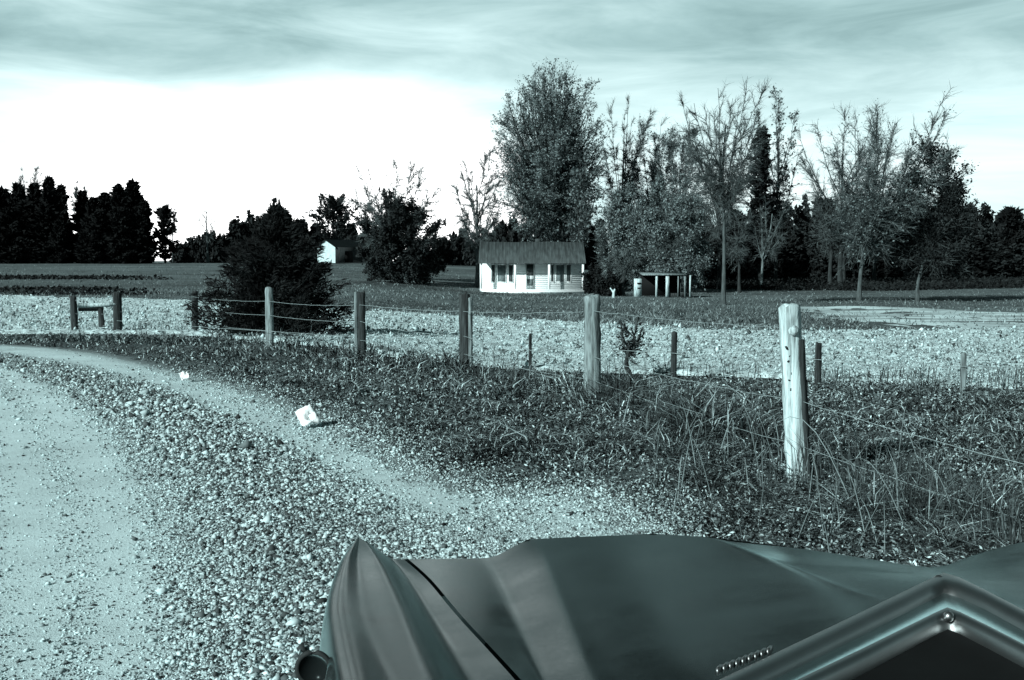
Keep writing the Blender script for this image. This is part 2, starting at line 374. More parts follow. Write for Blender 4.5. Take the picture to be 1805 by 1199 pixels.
def in_poly(P, poly):
    x, y = P[:, 0], P[:, 1]; c = np.zeros(len(P), bool); j = len(poly) - 1
    for i in range(len(poly)):
        xi, yi = poly[i]; xj, yj = poly[j]
        with np.errstate(divide='ignore', invalid='ignore'):
            c ^= ((yi > y) != (yj > y)) & (x < (xj - xi) * (y - yi) / (yj - yi + 1e-12) + xi)
        j = i
    return c
road_poly = np.vstack([road_edge, far_side[::-1]])

near_px = [(-160, 592), (23, 590), (200, 590), (350, 592), (520, 608), (620, 618), (700, 634), (820, 645), (950, 656), (1200, 664), (1450, 672), (1805, 690), (2000, 700)]
far_px = [(-160, 518), (23, 524), (130, 527), (330, 531), (480, 540), (650, 553), (850, 561), (1040, 573), (1180, 581), (1300, 588), (1450, 588), (1805, 584), (2000, 582)]
fn = resample(smoothline([hit(*p)[:2] for p in near_px], 2), 330); ff = resample(smoothline([hit(*p)[:2] for p in far_px], 2), 330)
ff = ff + np.c_[np.zeros(330), 0.8 * (vnoise(np.arange(330) * .4, np.zeros(330), 4) - .5)]
tt = np.linspace(0, 1, 170)[None, :, None]
FP = (fn[:, None] * (1 - tt) + ff[:, None] * tt).reshape(-1, 2)
FP = FP + rng.normal(0, 0.02, FP.shape)
ht = 0.05 * vnoise(FP[:, 0] * 5, FP[:, 1] * 5, 21) + 0.04 * rng.random(len(FP)) ** 2 + 0.05 * vnoise(FP[:, 0] * 1.1, FP[:, 1] * 1.1, 22)
idx = np.arange(330 * 170).reshape(330, 170)
edge_w = np.ones((330, 170)); edge_w[:, 0] = edge_w[:, -1] = 0; edge_w[0] = edge_w[-1] = 0
quads = np.stack([idx[:-1, :-1], idx[1:, :-1], idx[1:, 1:], idx[:-1, 1:]], -1).reshape(-1, 4)
o = link('cotton_field', mesh_np('cotton_field', np.c_[FP, zg(FP[:, 0], FP[:, 1]) + 0.01 + ht * edge_w.ravel()], [quads]), M['cotton']); tag(o, kind='structure')
# pale dry strip running off to the right beyond the field
def sheet(name, near, far, m, lift, nseg=80, nac=20):
    a = resample(smoothline([hit(*p)[:2] for p in near], 2), nseg); b = resample(smoothline([hit(*p)[:2] for p in far], 2), nseg)
    t = np.linspace(0, 1, nac)[None, :, None]; P = (a[:, None] * (1 - t) + b[:, None] * t).reshape(-1, 2)
    P = P + np.array([2.0, 5.0]) * (np.c_[vnoise(P[:, 0] * .3, P[:, 1] * .3, 31), vnoise(P[:, 0] * .45, P[:, 1] * .2, 32)] - .5)
    i = np.arange(nseg * nac).reshape(nseg, nac); q = np.stack([i[:-1, :-1], i[1:, :-1], i[1:, 1:], i[:-1, 1:]], -1).reshape(-1, 4)
    return tag(link(name, mesh_np(name, np.c_[P, zg(P[:, 0], P[:, 1]) + lift], [q]), m, smooth=True), kind='structure')
sheet('dry_field_strip', [(1395, 543), (1480, 560), (1560, 576), (1700, 579), (1850, 577), (2100, 575)], [(1400, 538), (1480, 540), (1560, 542), (1700, 547), (1850, 550), (2100, 552)], M['drygrass'], -0.022)

# ------------------------------------------------------------------ loose stones, grass, cotton (uncountable)
def scatter_area(n, ymin, ymax, pxmin=-80, pxmax=1890, power=1.0):
    """random ground points inside the camera's view, evenly over the picture's rows"""
    u = rng.random(n) ** power
    Yv = 1 / (1 / ymin + (1 / ymax - 1 / ymin) * u)
    px = rng.uniform(pxmin, pxmax, n); return np.c_[(px - CX) / F_PX * Yv, Yv]
OCT = np.array([[1, 0, 0], [0, 1, 0], [-1, 0, 0], [0, -1, 0], [0, 0, 1], [0, 0, -1]], float)
OCTF = np.array([[0, 1, 4], [1, 2, 4], [2, 3, 4], [3, 0, 4], [1, 0, 5], [2, 1, 5], [3, 2, 5], [0, 3, 5]])
def stones(P, size, name, label, m):
    n = len(P); S = size[:, None, None] * (OCT[None] * rng.uniform(.45, 1.3, (n, 6, 1)) + rng.normal(0, .26, (n, 6, 3)))
    S[..., 2] *= 0.7
    th = rng.uniform(0, 6.28, n); c, s = np.cos(th), np.sin(th)
    x = S[..., 0] * c[:, None] - S[..., 1] * s[:, None]; y = S[..., 0] * s[:, None] + S[..., 1] * c[:, None]
    dr_ = dist_to(P, ridge); zb = zg(P[:, 0], P[:, 1]) + 0.012 + 0.035 * np.exp(-(dr_ / 0.6) ** 2)
    V = np.stack([x + P[:, 0, None], y + P[:, 1, None], S[..., 2] + (zb + size * 0.35)[:, None]], -1).reshape(-1, 3)
    Fc = (OCTF[None] + 6 * np.arange(n)[:, None, None]).reshape(-1, 3)
    tone = np.repeat(np.where(rng.random(n) < .22 + .26 * np.exp(-(dr_ / .55) ** 2), rng.uniform(-1.3, -.85, n), rng.uniform(-.5, .6, n)), 6)
    return tag(link(name, mesh_np(name, V, [Fc], tone), m), label, 'gravel', kind='stuff')
P = scatter_area(220000, 3.6, 21, -60, 1250); P = P[in_poly(P, road_poly) | (dist_to(P, road_edge) < .5 * rng.random(len(P)) ** 2)]
d = dist_to(P, ridge); dens = 1.6 * np.exp(-(d / 0.62) ** 2) + 0.03 + .10 * np.exp(-(d / 1.3) ** 2) + 0.4 * 0.30 * np.clip(vnoise(P[:, 0] * 1.3, P[:, 1] * 1.3, 41) * 1.6 - .75, 0, 1)
d2 = dist_to(P, np.array([hit(*p)[:2] for p in [(560, 770), (680, 850), (800, 910), (930, 960), (1060, 985)]])); d2 = np.minimum(d2, dist_to(P, np.array([hit(*p)[:2] for p in [(760, 865), (880, 895), (1000, 890), (1090, 905)]]))); dens = dens + .5 * np.exp(-(d2 / .55) ** 2)
dens *= 1 - .85 * worn_amount(P)
P = P[rng.random(len(P)) < dens]
size = np.clip(rng.lognormal(-5.08, 0.42, len(P)) * (1 + .45 * np.exp(-(dist_to(P, ridge) / .6) ** 2)), 0.005, 0.04) * np.clip(P[:, 1] / 7, 0.85, 1.6)
stones(P, size, 'loose_gravel', 'loose pale gravel stones heaped along the bend of the road', M['stone'])

P = scatter_area(300000, 3.6, 16, -60, 1250); de = dist_to(P, road_edge); ins = in_poly(P, road_poly)
P = P[(ins | (de < .6 * rng.random(len(P)) ** 1.5)) & (rng.random(len(P)) < .62 + .38 * np.exp(-(de / 2.0) ** 2) * (vnoise(P[:, 0] * 1.7, P[:, 1] * 1.7, 43) * .7 + .3))]; P = P[rng.random(len(P)) < (1 - .93 * worn_amount(P)) * (.55 + .45 * vnoise(P[:, 0] * 2.1, P[:, 1] * 2.1, 44))]
stones(P, np.clip(rng.lognormal(-5.35, .45, len(P)), .002, .02) * np.clip(P[:, 1] / 7, .85, 1.5), 'road_grit', 'fine grit and small chips strewn over the worn road surface', M['stone'])
def blades(P, h, wid, name, label, m, lean=0.5, cat='grass', zoff=0.0):
    n = len(P); zb = zg(P[:, 0], P[:, 1]) - 0.03 + zoff
    th = rng.uniform(0, 6.28, n); ph = rng.uniform(0, 6.28, n)
    side = np.c_[np.cos(ph), np.sin(ph), np.zeros(n)] * wid[:, None]
    ln = np.c_[np.cos(th), np.sin(th), np.zeros(n)] * (h * rng.uniform(0.1, lean, n))[:, None]
    b = np.c_[P, zb]; mid = b + ln * 0.35 + np.c_[np.zeros((n, 2)), h * .6]; tip = b + ln * 1.5 + np.c_[np.zeros((n, 2)), h * rng.uniform(.6, 1, n)]
    V = np.stack([b - side, b + side, mid + side * .7, mid - side * .7, tip], 1).reshape(-1, 3)
    k = 5 * np.arange(n)[:, None]
    tone = np.repeat(np.where(rng.random(n) < 0.17, rng.uniform(.5, 2.6, n), rng.uniform(-.8, -.05, n)), 5)
    return tag(link(name, mesh_np(name, V, [k + np.array([[0, 1, 2, 3]]), k + np.array([[3, 2, 4]])], tone), m), label, cat, kind='stuff')
def patchy(P, sc, seed, lo): return vnoise(P[:, 0] * sc, P[:, 1] * sc, seed) * .6 + vnoise(P[:, 0] * sc * 3.1, P[:, 1] * sc * 3.1, seed + 1) * .4 > lo
field_poly = np.vstack([fn, ff[::-1]])
fence_w = np.array([hit(*p)[:2] for p in [(130, 585), (208, 587), (345, 586), (475, 600), (636, 628), (818, 655), (1045, 690), (1408, 838)]] + [[3.3, 4.4]])
P = scatter_area(420000, 4.2, 24, -60, 1880)
off = ~in_poly(P, road_poly); de = dist_to(P, road_edge); dfz = dist_to(P, fence_w)
inf = in_poly(P, field_poly) & (dist_to(P, fn) > 1.4 * vnoise(P[:, 0] * .9, P[:, 1] * .9, 55) * rng.random(len(P)) ** .7)
tuss = vnoise(P[:, 0] * 2.3, P[:, 1] * 2.3, 56) * .6 + vnoise(P[:, 0] * 6, P[:, 1] * 6, 57) * .4
off |= (de < .4) & (rng.random(len(P)) < .30 * (1 - de / .4) ** 2 * (P[:, 0] > -6))
keep = (tuss > .34 + .1 * rng.random(len(P))) & off & ~inf & (rng.random(len(P)) < np.clip(de / 0.55, .12, 1))
keep &= ~((P[:, 1] < 8.3) & (np.abs(P[:, 0] - .62) < .42) & (rng.random(len(P)) < .72))       # worn patch by the road edge
P = P[keep]; de = de[keep]; dfz = dfz[keep]
tall = (0.4 + 0.8 * vnoise(P[:, 0] * 1.2, P[:, 1] * 1.2, 51)) * (0.55 + 0.9 * np.exp(-(dfz / 0.6) ** 2)) * np.clip(0.35 + de / 1.2, 0, 1)
h = 0.155 * np.clip(P[:, 1] / 9, .62, 1) * tall * rng.uniform(.3, 1.5, len(P)) * (.45 + 1.1 * (tuss[keep] - .3) / .4)
blades(P, h, np.clip(0.0020 + 0.00042 * P[:, 1], 0.003, 0.009) * rng.uniform(.6, 1.5, len(P)), 'verge_grass', 'rough matted grass of the verge between gravel road and wire fence', M['blade'], 1.9)
# matted dead leaves and low weeds between the blades
P = scatter_area(150000, 4.4, 26, -60, 1880); P = P[~in_poly(P, road_poly) & ~in_poly(P, field_poly)]
n = len(P); C = np.c_[P, zg(P[:, 0], P[:, 1]) + .09 * rng.random(n) ** 1.5]
a = rng.normal(0, 1, (n, 3)) * np.array([1, 1, .6]); a /= np.linalg.norm(a, axis=1, keepdims=True); b = np.cross(a, rng.normal(0, 1, (n, 3))); b /= np.linalg.norm(b, axis=1, keepdims=True)
q_ = rng.uniform(.006, .020, n)[:, None] * np.clip(P[:, 1:] / 10, .8, 1.4)
V = np.stack([C - a * q_, C + b * q_ * .4, C + a * q_, C - b * q_ * .4], 1).reshape(-1, 3)
tag(link('leaf_litter', mesh_np('leaf_litter', V, [4 * np.arange(n)[:, None] + np.arange(4)[None]], np.repeat(np.where(rng.random(n) < .25, rng.uniform(.4, 2.2, n), rng.uniform(-.8, .2, n)), 4)), M['blade']), 'dead leaves and low weeds matted between the grass blades of the verge', 'leaf litter', kind='stuff')
# weeds standing along the fence and along the near edge of the field
P = scatter_area(60000, 4.6, 26, -60, 1880); dfz = dist_to(P, fence_w); dn = dist_to(P, fn)
k = ((dfz < 0.5) & (rng.random(len(P)) < .35) | (dn < 0.7) & (rng.random(len(P)) < .65)) & ~in_poly(P, road_poly) & patchy(P, 1.3, 61, .45)
P = P[k]
blades(P, rng.uniform(.16, .5, len(P)), np.clip(0.0016 + 0.0003 * P[:, 1], .002, .007), 'fence_weeds', 'thin dry weeds standing along the fence line and field edge', M['weed'], 0.45, 'weeds')
# rank stems and bramble loops in front of the car
mb = MB()
for i in range(75):
    p = scatter_area(1, 5.2, 8.4, 1130, 1880)[0]
    if in_poly(p[None], road_poly)[0]: continue
    z = float(zg(*p)); L = random.uniform(.2, .55); a = random.uniform(0, 6.28); kx, ky = math.cos(a), math.sin(a); bend = random.uniform(.2, 1.5)
    t = np.linspace(0, 1, 7); pts = np.c_[p[0] + kx * L * .6 * t * bend, p[1] + ky * L * .5 * t * bend, z + L * np.sin(np.clip(t * (0.9 + bend * .75), 0, 3.0))]
    mb.tube(pts, np.linspace(.004, .0015, 7), 3, tone=random.uniform(.0, 2.2))
tag(mb.build('bramble_stems', M['weed']), 'tangle of pale dead bramble stems arching in the grass before the car', 'brambles', kind='stuff')
# grass of the meadow round the house
strip_poly = np.array([hit(*p)[:2] for p in [(1395, 541), (1480, 560), (1560, 576), (1700, 581), (1900, 579), (1900, 550), (1700, 546), (1480, 539)]])
P = scatter_area(60000, 22, 130, -60, 1880); P = P[~in_poly(P, field_poly) & ~in_poly(P, road_poly) & (~in_poly(P, strip_poly) | (rng.random(len(P)) < .3 * vnoise(P[:, 0] * .12, P[:, 1] * .5, 79)))]
M['meadow'] = mat('meadow_grass_blade', 0.12, 0.21, .15, 0.9, tone=.5)
blades(P, rng.uniform(.03, .16, len(P)) * np.where(patchy(P, .12, 71, .5), 1.5, .7), np.full(len(P), .022), 'meadow_grass', 'grey meadow grass lying between the cotton field and the woods', M['meadow'], 2.5)
# near-black brush standing in for tree shade: right grove and two left-field rows
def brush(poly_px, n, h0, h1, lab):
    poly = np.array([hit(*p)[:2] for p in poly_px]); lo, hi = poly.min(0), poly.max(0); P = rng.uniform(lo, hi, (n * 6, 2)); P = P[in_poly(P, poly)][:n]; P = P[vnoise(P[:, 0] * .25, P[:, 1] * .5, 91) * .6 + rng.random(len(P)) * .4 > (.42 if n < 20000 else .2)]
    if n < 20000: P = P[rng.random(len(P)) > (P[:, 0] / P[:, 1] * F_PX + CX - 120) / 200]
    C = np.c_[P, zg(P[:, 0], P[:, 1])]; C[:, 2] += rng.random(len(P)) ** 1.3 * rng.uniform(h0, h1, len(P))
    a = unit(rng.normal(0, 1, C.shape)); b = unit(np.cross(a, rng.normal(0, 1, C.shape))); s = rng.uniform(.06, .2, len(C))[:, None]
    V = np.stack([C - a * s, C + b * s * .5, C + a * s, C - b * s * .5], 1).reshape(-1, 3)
    tag(link('shade_brush', mesh_np('shade_brush', V, [4 * np.arange(len(C))[:, None] + np.arange(4)[None]], np.repeat(rng.uniform(-.6, .4, len(C)), 4)), M['leaf_dark']), lab, 'shade_brush', kind='stuff')
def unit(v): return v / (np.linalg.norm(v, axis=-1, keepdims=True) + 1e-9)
brush([(1212, 494), (1400, 494), (1600, 492), (1900, 493), (1900, 505), (1560, 513), (1400, 512), (1225, 509)], 60000, .2, .7, 'low black brush standing for tree shade on the ground under the right grove')
brush([(-60, 487), (300, 487), (330, 490), (300, 494), (-60, 493)], 2600, .02, .10, 'upper dark row of low brush standing for tree shade across the left field')
brush([(-60, 507), (200, 509), (330, 513), (330, 519), (200, 521), (-60, 518)], 3200, .02, .12, 'lower dark row of low brush standing for tree shade behind the leftmost posts')
# cotton: ragged stalks with white bolls
P = scatter_area(75000, 12.5, 55, -60, 1880, 0.85); P = P[in_poly(P, field_poly)]
n = len(P); sz = np.clip(rng.lognormal(-4.1, .45, n), .006, .05) * np.clip(P[:, 1] / 24, .7, 1.5)
S = sz[:, None, None] * (OCT[None] * rng.uniform(.1, 1.7, (n, 6, 1)) + rng.normal(0, .35, (n, 6, 3)))
V = S + np.c_[P, zg(P[:, 0], P[:, 1]) + .04 + rng.uniform(-.02, .12, n)][:, None]
tone = np.repeat(np.where(rng.random(n) < .36 + .5 * (vnoise(P[:, 0] * .8, P[:, 1] * .5, 77) - .5), rng.uniform(-1.0, -.4, n), rng.uniform(-.4, .2, n)), 6)
tag(link('cotton_bolls', mesh_np('cotton_bolls', V.reshape(-1, 3), [(OCTF[None] + 6 * np.arange(n)[:, None, None]).reshape(-1, 3)], tone), M['cottonplant']), 'white bolls and dark stubble strewn over the bright field', 'cotton', kind='stuff')

# ------------------------------------------------------------------ the car (only its front stands in view)
car = thing('parked_car', (0.62, 1.6, 0), 'dark car with long ridged hood parked on the gravel at the road edge', 'car')
COFF = np.array([0.62, 1.6, 0.0])
def curve(st): return np.array([at_z(px, py, .99 + (z - .99) * 1.35) for px, py, z in st]) - COFF
def dense(c, n=26):
    t0 = np.linspace(0, 1, len(c)); t = np.linspace(0, 1, n)
    # Catmull-Rom through the stations
    out = []
    for tv in t:
        f = tv * (len(c) - 1); i = min(int(f), len(c) - 2); u = f - i
        p0, p1, p2, p3 = c[max(i - 1, 0)], c[i], c[i + 1], c[min(i + 2, len(c) - 1)]
        out.append(.5 * (2 * p1 + (p2 - p0) * u + (2 * p0 - 5 * p1 + 4 * p2 - p3) * u * u + (3 * p1 - p0 - 3 * p2 + p3) * u ** 3))
    return np.array(out)
def panel(curves, rnd=0.22, sub=6):
    """loft the lengthwise curves into one panel, rounding the bends between them"""
    C = [dense(c) for c in curves]
    cols = []
    for i in range(len(C) - 1):
        for k in range(sub): cols.append(C[i] * (1 - k / sub) + C[i + 1] * (k / sub))
    cols.append(C[-1]); cols = np.array(cols)
    for _ in range(5):
        cols[1:-1] = cols[1:-1] * (1 - rnd) + (cols[:-2] + cols[2:]) * rnd / 2
    return cols
cB = curve([(624, 955, .855), (598, 990, .87), (577, 1055, .90), (579, 1120, .93), (590, 1200, .96), (606, 1290, .985)])
cC = curve([(629, 949, 0.862), (611, 985, 0.88), (600, 1055, 0.91), (609, 1120, 0.94), (629, 1200, 0.97), (650, 1290, 0.995)])
cC2 = curve([(634, 948, 0.858), (632, 985, 0.866), (642, 1055, 0.894), (660, 1120, 0.924), (690, 1200, 0.954), (722, 1290, 0.979)])
cD = curve([(646, 955, 0.86), (668, 985, 0.868), (703, 1052, 0.896), (735, 1118, 0.926), (776, 1200, 0.956), (822, 1290, 0.981)])
cE = curve([(688, 985, .826), (712, 1014, .838), (748, 1075, .868), (778, 1133, .893), (818, 1210, .922), (866, 1298, .945)])
cGl = curve([(712, 986, 0.835), (752, 1022, 0.851), (805, 1085, 0.881), (858, 1143, 0.906), (918, 1210, 0.931), (985, 1290, 0.951)])
side1 = cB + np.array([-.012, 0, -.06]); side2 = cB + np.array([-.03, .0, -.30]); side3 = cB + np.array([.03, 0, -.56])
def to_obj(rows, name, m, parent, thick=0.0, smooth=True):
    o = MB().loft(rows).build(name, m, parent, smooth)
    if thick:
        sm = o.modifiers.new('thickness', 'SOLIDIFY'); sm.thickness = thick; sm.offset = -1
    return o
fend = to_obj(panel([side3, side2, side1, cB, cC, cC2, cD, cE, cGl], .30, 6), 'fender', M['paint'], car)
hL = curve([(720, 986, 0.835), (760, 1022, 0.851), (813, 1085, 0.881), (867, 1143, 0.906), (929, 1210, 0.931), (998, 1290, 0.951)])
hF = curve([(796, 985, 0.831), (822, 1020, 0.847), (858, 1083, 0.877), (897, 1143, 0.902), (940, 1210, 0.927), (990, 1290, 0.947)])
hG = curve([(868, 984, 0.827), (884, 1016, 0.841), (908, 1080, 0.871), (932, 1143, 0.896), (960, 1210, 0.921), (996, 1290, 0.941)])
hH = curve([(930, 951, 0.868), (952, 987, 0.874), (984, 1062, 0.893), (1014, 1132, 0.914), (1048, 1206, 0.938), (1088, 1290, 0.957)])
hH2 = curve([(962, 949, 0.871), (984, 985, 0.876), (1018, 1060, 0.895), (1052, 1130, 0.916), (1090, 1205, 0.94), (1130, 1270, 0.958)])
hI = curve([(1150, 941, 0.884), (1165, 985, 0.892), (1190, 1050, 0.912), (1215, 1110, 0.932), (1245, 1160, 0.95), (1280, 1198, 0.969)])
hJ = curve([(1252, 947, .880), (1315, 969, .888), (1385, 996, .905), (1450, 1022, .928), (1510, 1045, .95), (1562, 1064, .972)])
hJ2 = curve([(1275, 951, .872), (1335, 974, .875), (1405, 1000, .895), (1465, 1023, .918), (1520, 1042, .944), (1575, 1056, .97)])
hK0 = curve([(1420, 968, .845), (1450, 980, .852), (1490, 993, .872), (1530, 1008, .90), (1570, 1022, .935), (1610, 1038, .968)])
hK = curve([(1650, 1004, .802), (1652, 1007, .825), (1654, 1010, .855), (1656, 1012, .89), (1658, 1014, .93), (1660, 1016, .968)])
hM = curve([(1725, 975, .838), (1722, 988, .852), (1720, 1003, .872), (1720, 1018, .90), (1722, 1034, .93), (1730, 1048, .968)])
hN = curve([(1830, 948, .872), (1840, 975, .88), (1850, 1005, .90), (1862, 1040, .92), (1875, 1080, .945), (1890, 1128, .97)])
hO = curve([(2060, 945, .874), (2080, 985, .884), (2100, 1040, .905), (2120, 1100, .925), (2140, 1170, .95), (2160, 1265, .975)])
hP = curve([(2110, 985, .832), (2140, 1020, .85), (2170, 1080, .88), (2200, 1143, .905), (2240, 1210, .93), (2280, 1300, .95)])
hQ = curve([(2300, 985, .83), (2330, 1020, .845), (2370, 1085, .875), (2410, 1143, .9), (2450, 1210, .925), (2500, 1300, .945)])
hood = to_obj(panel([hL, hF, hG, hH, hH2, hI, hJ, hJ2, hK0, hK, hM, hN, hO, hP, hQ], .24, 6), 'hood', M['paint'], car)
rF = [hQ + np.array([.012, 0, 0]), hQ + np.array([.06, 0, .0]), hQ + np.array([.10, 0, .05]), hQ + np.array([.20, 0, .06]), hQ + np.array([.27, 0, .03]), hQ + np.array([.28, 0, -.25]), hQ + np.array([.24, 0, -.55])]
to_obj(panel(rF, .3, 4), 'fender', M['paint'], car)
# shadow gap under the seam, rolled hood lip, nose, grille
fr = np.array([c[0] for c in (cB, cC2, cD, cE, cGl, hL, hF, hG, hH, hI, hJ, hK0, hK, hM, hN, hO, hP, hQ)] + [rF[k][0] for k in (2, 3, 4)])
nose = [fr, fr + np.array([0, .012, -.012]), fr + np.array([0, .018, -.05])]
flat_ = fr.copy(); flat_[:, 2] = np.minimum(fr[:, 2] - .12, .70); flat_[:, 1] += .03; nose.append(flat_)
low_ = flat_.copy(); low_[:, 2] = .42; low_[:, 1] -= .03; nose.append(low_)
to_obj(nose, 'nose_panel', M['paint'], car)
x0, x1 = fr[0, 0], fr[-1, 0]; yf = fr[:, 1].mean() + .04
gm = MB()
for k in range(9): gm.box(((x0 + x1) / 2, yf + .02, .5 + .02 * k), (abs(x1 - x0) * .6, .02, .008))
gm.build('grille', M['chrome'], car)
mb = MB().tube([[x0 - .04, yf - .12, .42], [x0, yf + .05, .42], [(x0 + x1) / 2, yf + .12, .42], [x1, yf + .05, .42], [x1 + .04, yf - .12, .42]], .055, 10, True); mb.build('bumper', M['chrome'], car, True)
for hx in (x0 + .22, x1 - .22):
    mb = MB().tube([[hx, yf - .02, .60], [hx, yf + .03, .60], [hx, yf + .045, .60]], [.085, .085, .05], 20, True); mb.build('headlight', M['glass'], car, True)
for wx in (x0 + .10, x1 - .10):
    t = np.linspace(0, 2 * math.pi, 33); mb = MB().tube(np.c_[np.full(33, wx), .12 + .26 * np.cos(t), .33 + .26 * np.sin(t)], .075, 10)
    wh = mb.build('tyre', M['rubber'], car, True)
    MB().tube([[wx - .06, .12, .33], [wx + .06, .12, .33]], .2, 24, True).build('rim', M['chrome'], wh)
# the V of the windscreen base: trim strips, cowl and dash
def vline(left, right, apex, z): return np.array([at_z(px, py, z) for px, py in left + [apex] + right]) - COFF
def strip(lo, hi, name, m, lift=0.012):
    mid = (lo + hi) / 2 + np.array([0, 0, lift]); q1 = lo * .75 + hi * .25 + np.array([0, 0, lift * .8]); q2 = lo * .25 + hi * .75 + np.array([0, 0, lift * .8])
    return to_obj([lo + np.array([0, 0, -.02]), lo, q1, mid, q2, hi, hi + np.array([0, 0, -.02])], name, m, car, smooth=True)
o1 = vline([(950, 1354), (1150, 1259), (1350, 1163), (1500, 1091), (1640, 1023)], [(1690, 1021), (1735, 1044), (1890, 1125), (2200, 1290)], (1662, 1013), .985)
o2 = vline([(960, 1384), (1165, 1286), (1372, 1186), (1520, 1112), (1640, 1051)], [(1690, 1046), (1735, 1066), (1890, 1150), (2200, 1320)], (1664, 1038), .990)
strip(o1, o2, 'outer_trim', M['chrome'], .010)
b1 = vline([(962, 1388), (1168, 1290), (1376, 1190), (1524, 1116), (1642, 1056)], [(1690, 1050), (1735, 1071), (1890, 1155), (2200, 1326)], (1665, 1043), .972)
b2 = vline([(985, 1460), (1200, 1352), (1390, 1216), (1520, 1148), (1648, 1083)], [(1692, 1083), (1740, 1107), (1890, 1185), (2200, 1360)], (1668, 1073), .985)
to_obj([b1, b1 * .7 + b2 * .3 + np.array([0, 0, .008]), b2], 'cowl', M['paint'], car, smooth=False)
c1 = vline([(985, 1455), (1200, 1347), (1390, 1211), (1520, 1148), (1648, 1085)], [(1692, 1084), (1740, 1108), (1890, 1186), (2200, 1361)], (1669, 1076), .990)
c2 = vline([(990, 1480), (1215, 1366), (1404, 1224), (1530, 1162), (1650, 1099)], [(1692, 1097), (1740, 1121), (1890, 1199), (2200, 1376)], (1671, 1089), .994)
strip(c1, c2, 'inner_trim', M['chrome'], .008)
for px, py, z, r in ((1655, 1024, .99, .009), (1672, 1087, .998, .007), (1690, 1027, .99, .006)):
    p = at_z(px, py, z) - COFF; th = np.linspace(0, math.pi, 7)
    MB().tube(np.c_[np.full(7, p[0]), np.full(7, p[1]), p[2] - r * np.cos(th)], np.maximum(r * np.sin(th), 1e-4), 10).build('trim_stud', M['chrome'], car, True)
d1 = c2 + np.array([0, 0, -.015]); d2 = d1.copy(); d2[:, 1] = np.minimum(d2[:, 1] - .25, -1.0); d2[:, 2] = .93
to_obj([d1, d1 * .5 + d2 * .5, d2], 'dashboard', M['black'], car, smooth=True)
mb = MB()
for k in range(9):
    p = at_z(1268 + k * 11, 1181 - k * 4.2, .992) - COFF; mb.box(p, (.0035, .016, .008), rz=-.5)
mb.build('cowl_vent', M['chrome'], car)
# the round mirror on the fender
mp = at_z(553, 1178, .90) - COFF
th = np.linspace(0, 2 * math.pi, 29)
mir = MB().tube(np.c_[mp[0] + .022 * np.cos(th), np.full(29, mp[1]), mp[2] + .022 * np.sin(th)], .004, 6); mir = mir.build('side_mirror', M['rubber'], car, True)
MB().tube([[mp[0], mp[1] - .003, mp[2]], [mp[0], mp[1] + .012, mp[2]], [mp[0], mp[1] + .03, mp[2]]], [.020, .020, .006], 20, True).build('mirror_glass', M['paint'], mir, True)
MB().tube([[mp[0] + .01, mp[1] + .02, mp[2] - .012], [mp[0] + .05, mp[1] + .03, mp[2] - .06]], .004, 6).build('mirror_stalk', M['chrome'], mir)

# ------------------------------------------------------------------ the house
HY = 80.0
def hx(px, Y=HY): return (px - CX) / F_PX * Y
hz = float(zg(hx(938), HY))
hc = np.array([hx(938), HY, hz - .03])
house = thing('cottage', hc, 'small white cottage with a dark tin roof and porch across the field', 'house')
half, wallh, depth, porch = (1029 - 846) / 2 / F_PX * HY, 2.32, 4.6, 1.05
wy = porch                                       # the front wall stands back under the porch roof
def sx(px): return hx(px, HY + wy) - hc[0]
mb = MB(); mb.box((0, wy + depth / 2, wallh / 2), (2 * half - .1, depth, wallh))
for k in range(15): mb.box((0, wy - .008, .28 + k * .14), (2 * half - .1, .012, .128), rx=-.03)
for s in (-1, 1):
    x = s * (half - .05); mb.add([[x, wy, wallh], [x, wy + depth, wallh], [x, wy + depth * .42, 3.72], [x - s * .1, wy, wallh], [x - s * .1, wy + depth, wallh], [x - s * .1, wy + depth * .42, 3.72]], [[0, 1, 2], [3, 5, 4]])
mb.build('wall', M['white'], house)
ridge_y, ridge_z, eave_z = wy + depth * .42, 3.80, 2.26
mb = MB(); xs = np.linspace(-half - .12, half + .12, 211); rib = 0.03 * (np.abs(((np.arange(211) % 7) - 3)) < 1)
wob = .02 * np.sin(xs * 2.1) + .012 * rng.random(211)
rows = [np.c_[xs, np.full(211, -.12) + wob, eave_z - .07 + rib * .5], np.c_[xs, np.full(211, -.12) + wob, eave_z + rib], np.c_[xs, np.full(211, ridge_y), ridge_z + rib + .02 * np.sin(xs * 1.3)], np.c_[xs, np.full(211, wy + depth + .3), 2.2 + rib]]
mb.loft(rows); roof = mb.build('roof', M['tin'], house)
mb = MB().box((hx(950) - hc[0], ridge_y + .3, 3.86), (.42, .4, .36)); mb.build('chimney', M['brick'], roof)
for px, wd in ((848, 4), (908, 4), (968, 4), (1027.5, 3.6)):
    MB().box(((px - CX) / F_PX * HY - hc[0], 0.06, 1.16), (wd / F_PX * HY, .11, 2.1)).build('porch_post', M['white'], house)
MB().box((0, wy / 2 - .03, .12), (2 * half, wy + .05, .24)).box((0, .0, .28), (2 * half + .05, .10, .07)).build('porch_floor', M['white'], house)
MB().box((1.7, -.18, .06), (2.3, .3, .1)).build('step', M['wood_grey'], house)
def window(px0, px1, zlo, zhi, m, rails=1):
    x0, x1 = sx(px0), sx(px1); f = MB(); t = .05
    for x in (x0, x1): f.box((x, wy - .03, (zlo + zhi) / 2), (t, .07, zhi - zlo + .1))
    for z in (zlo, zhi): f.box(((x0 + x1) / 2, wy - .03, z), (x1 - x0 - t, .065, t))
    f = f.build('window', M['white'], house)
    MB().box(((x0 + x1) / 2, wy - .028, (zlo + zhi) / 2), (x1 - x0 - t, .02, zhi - zlo - t)).build('pane', m, f)
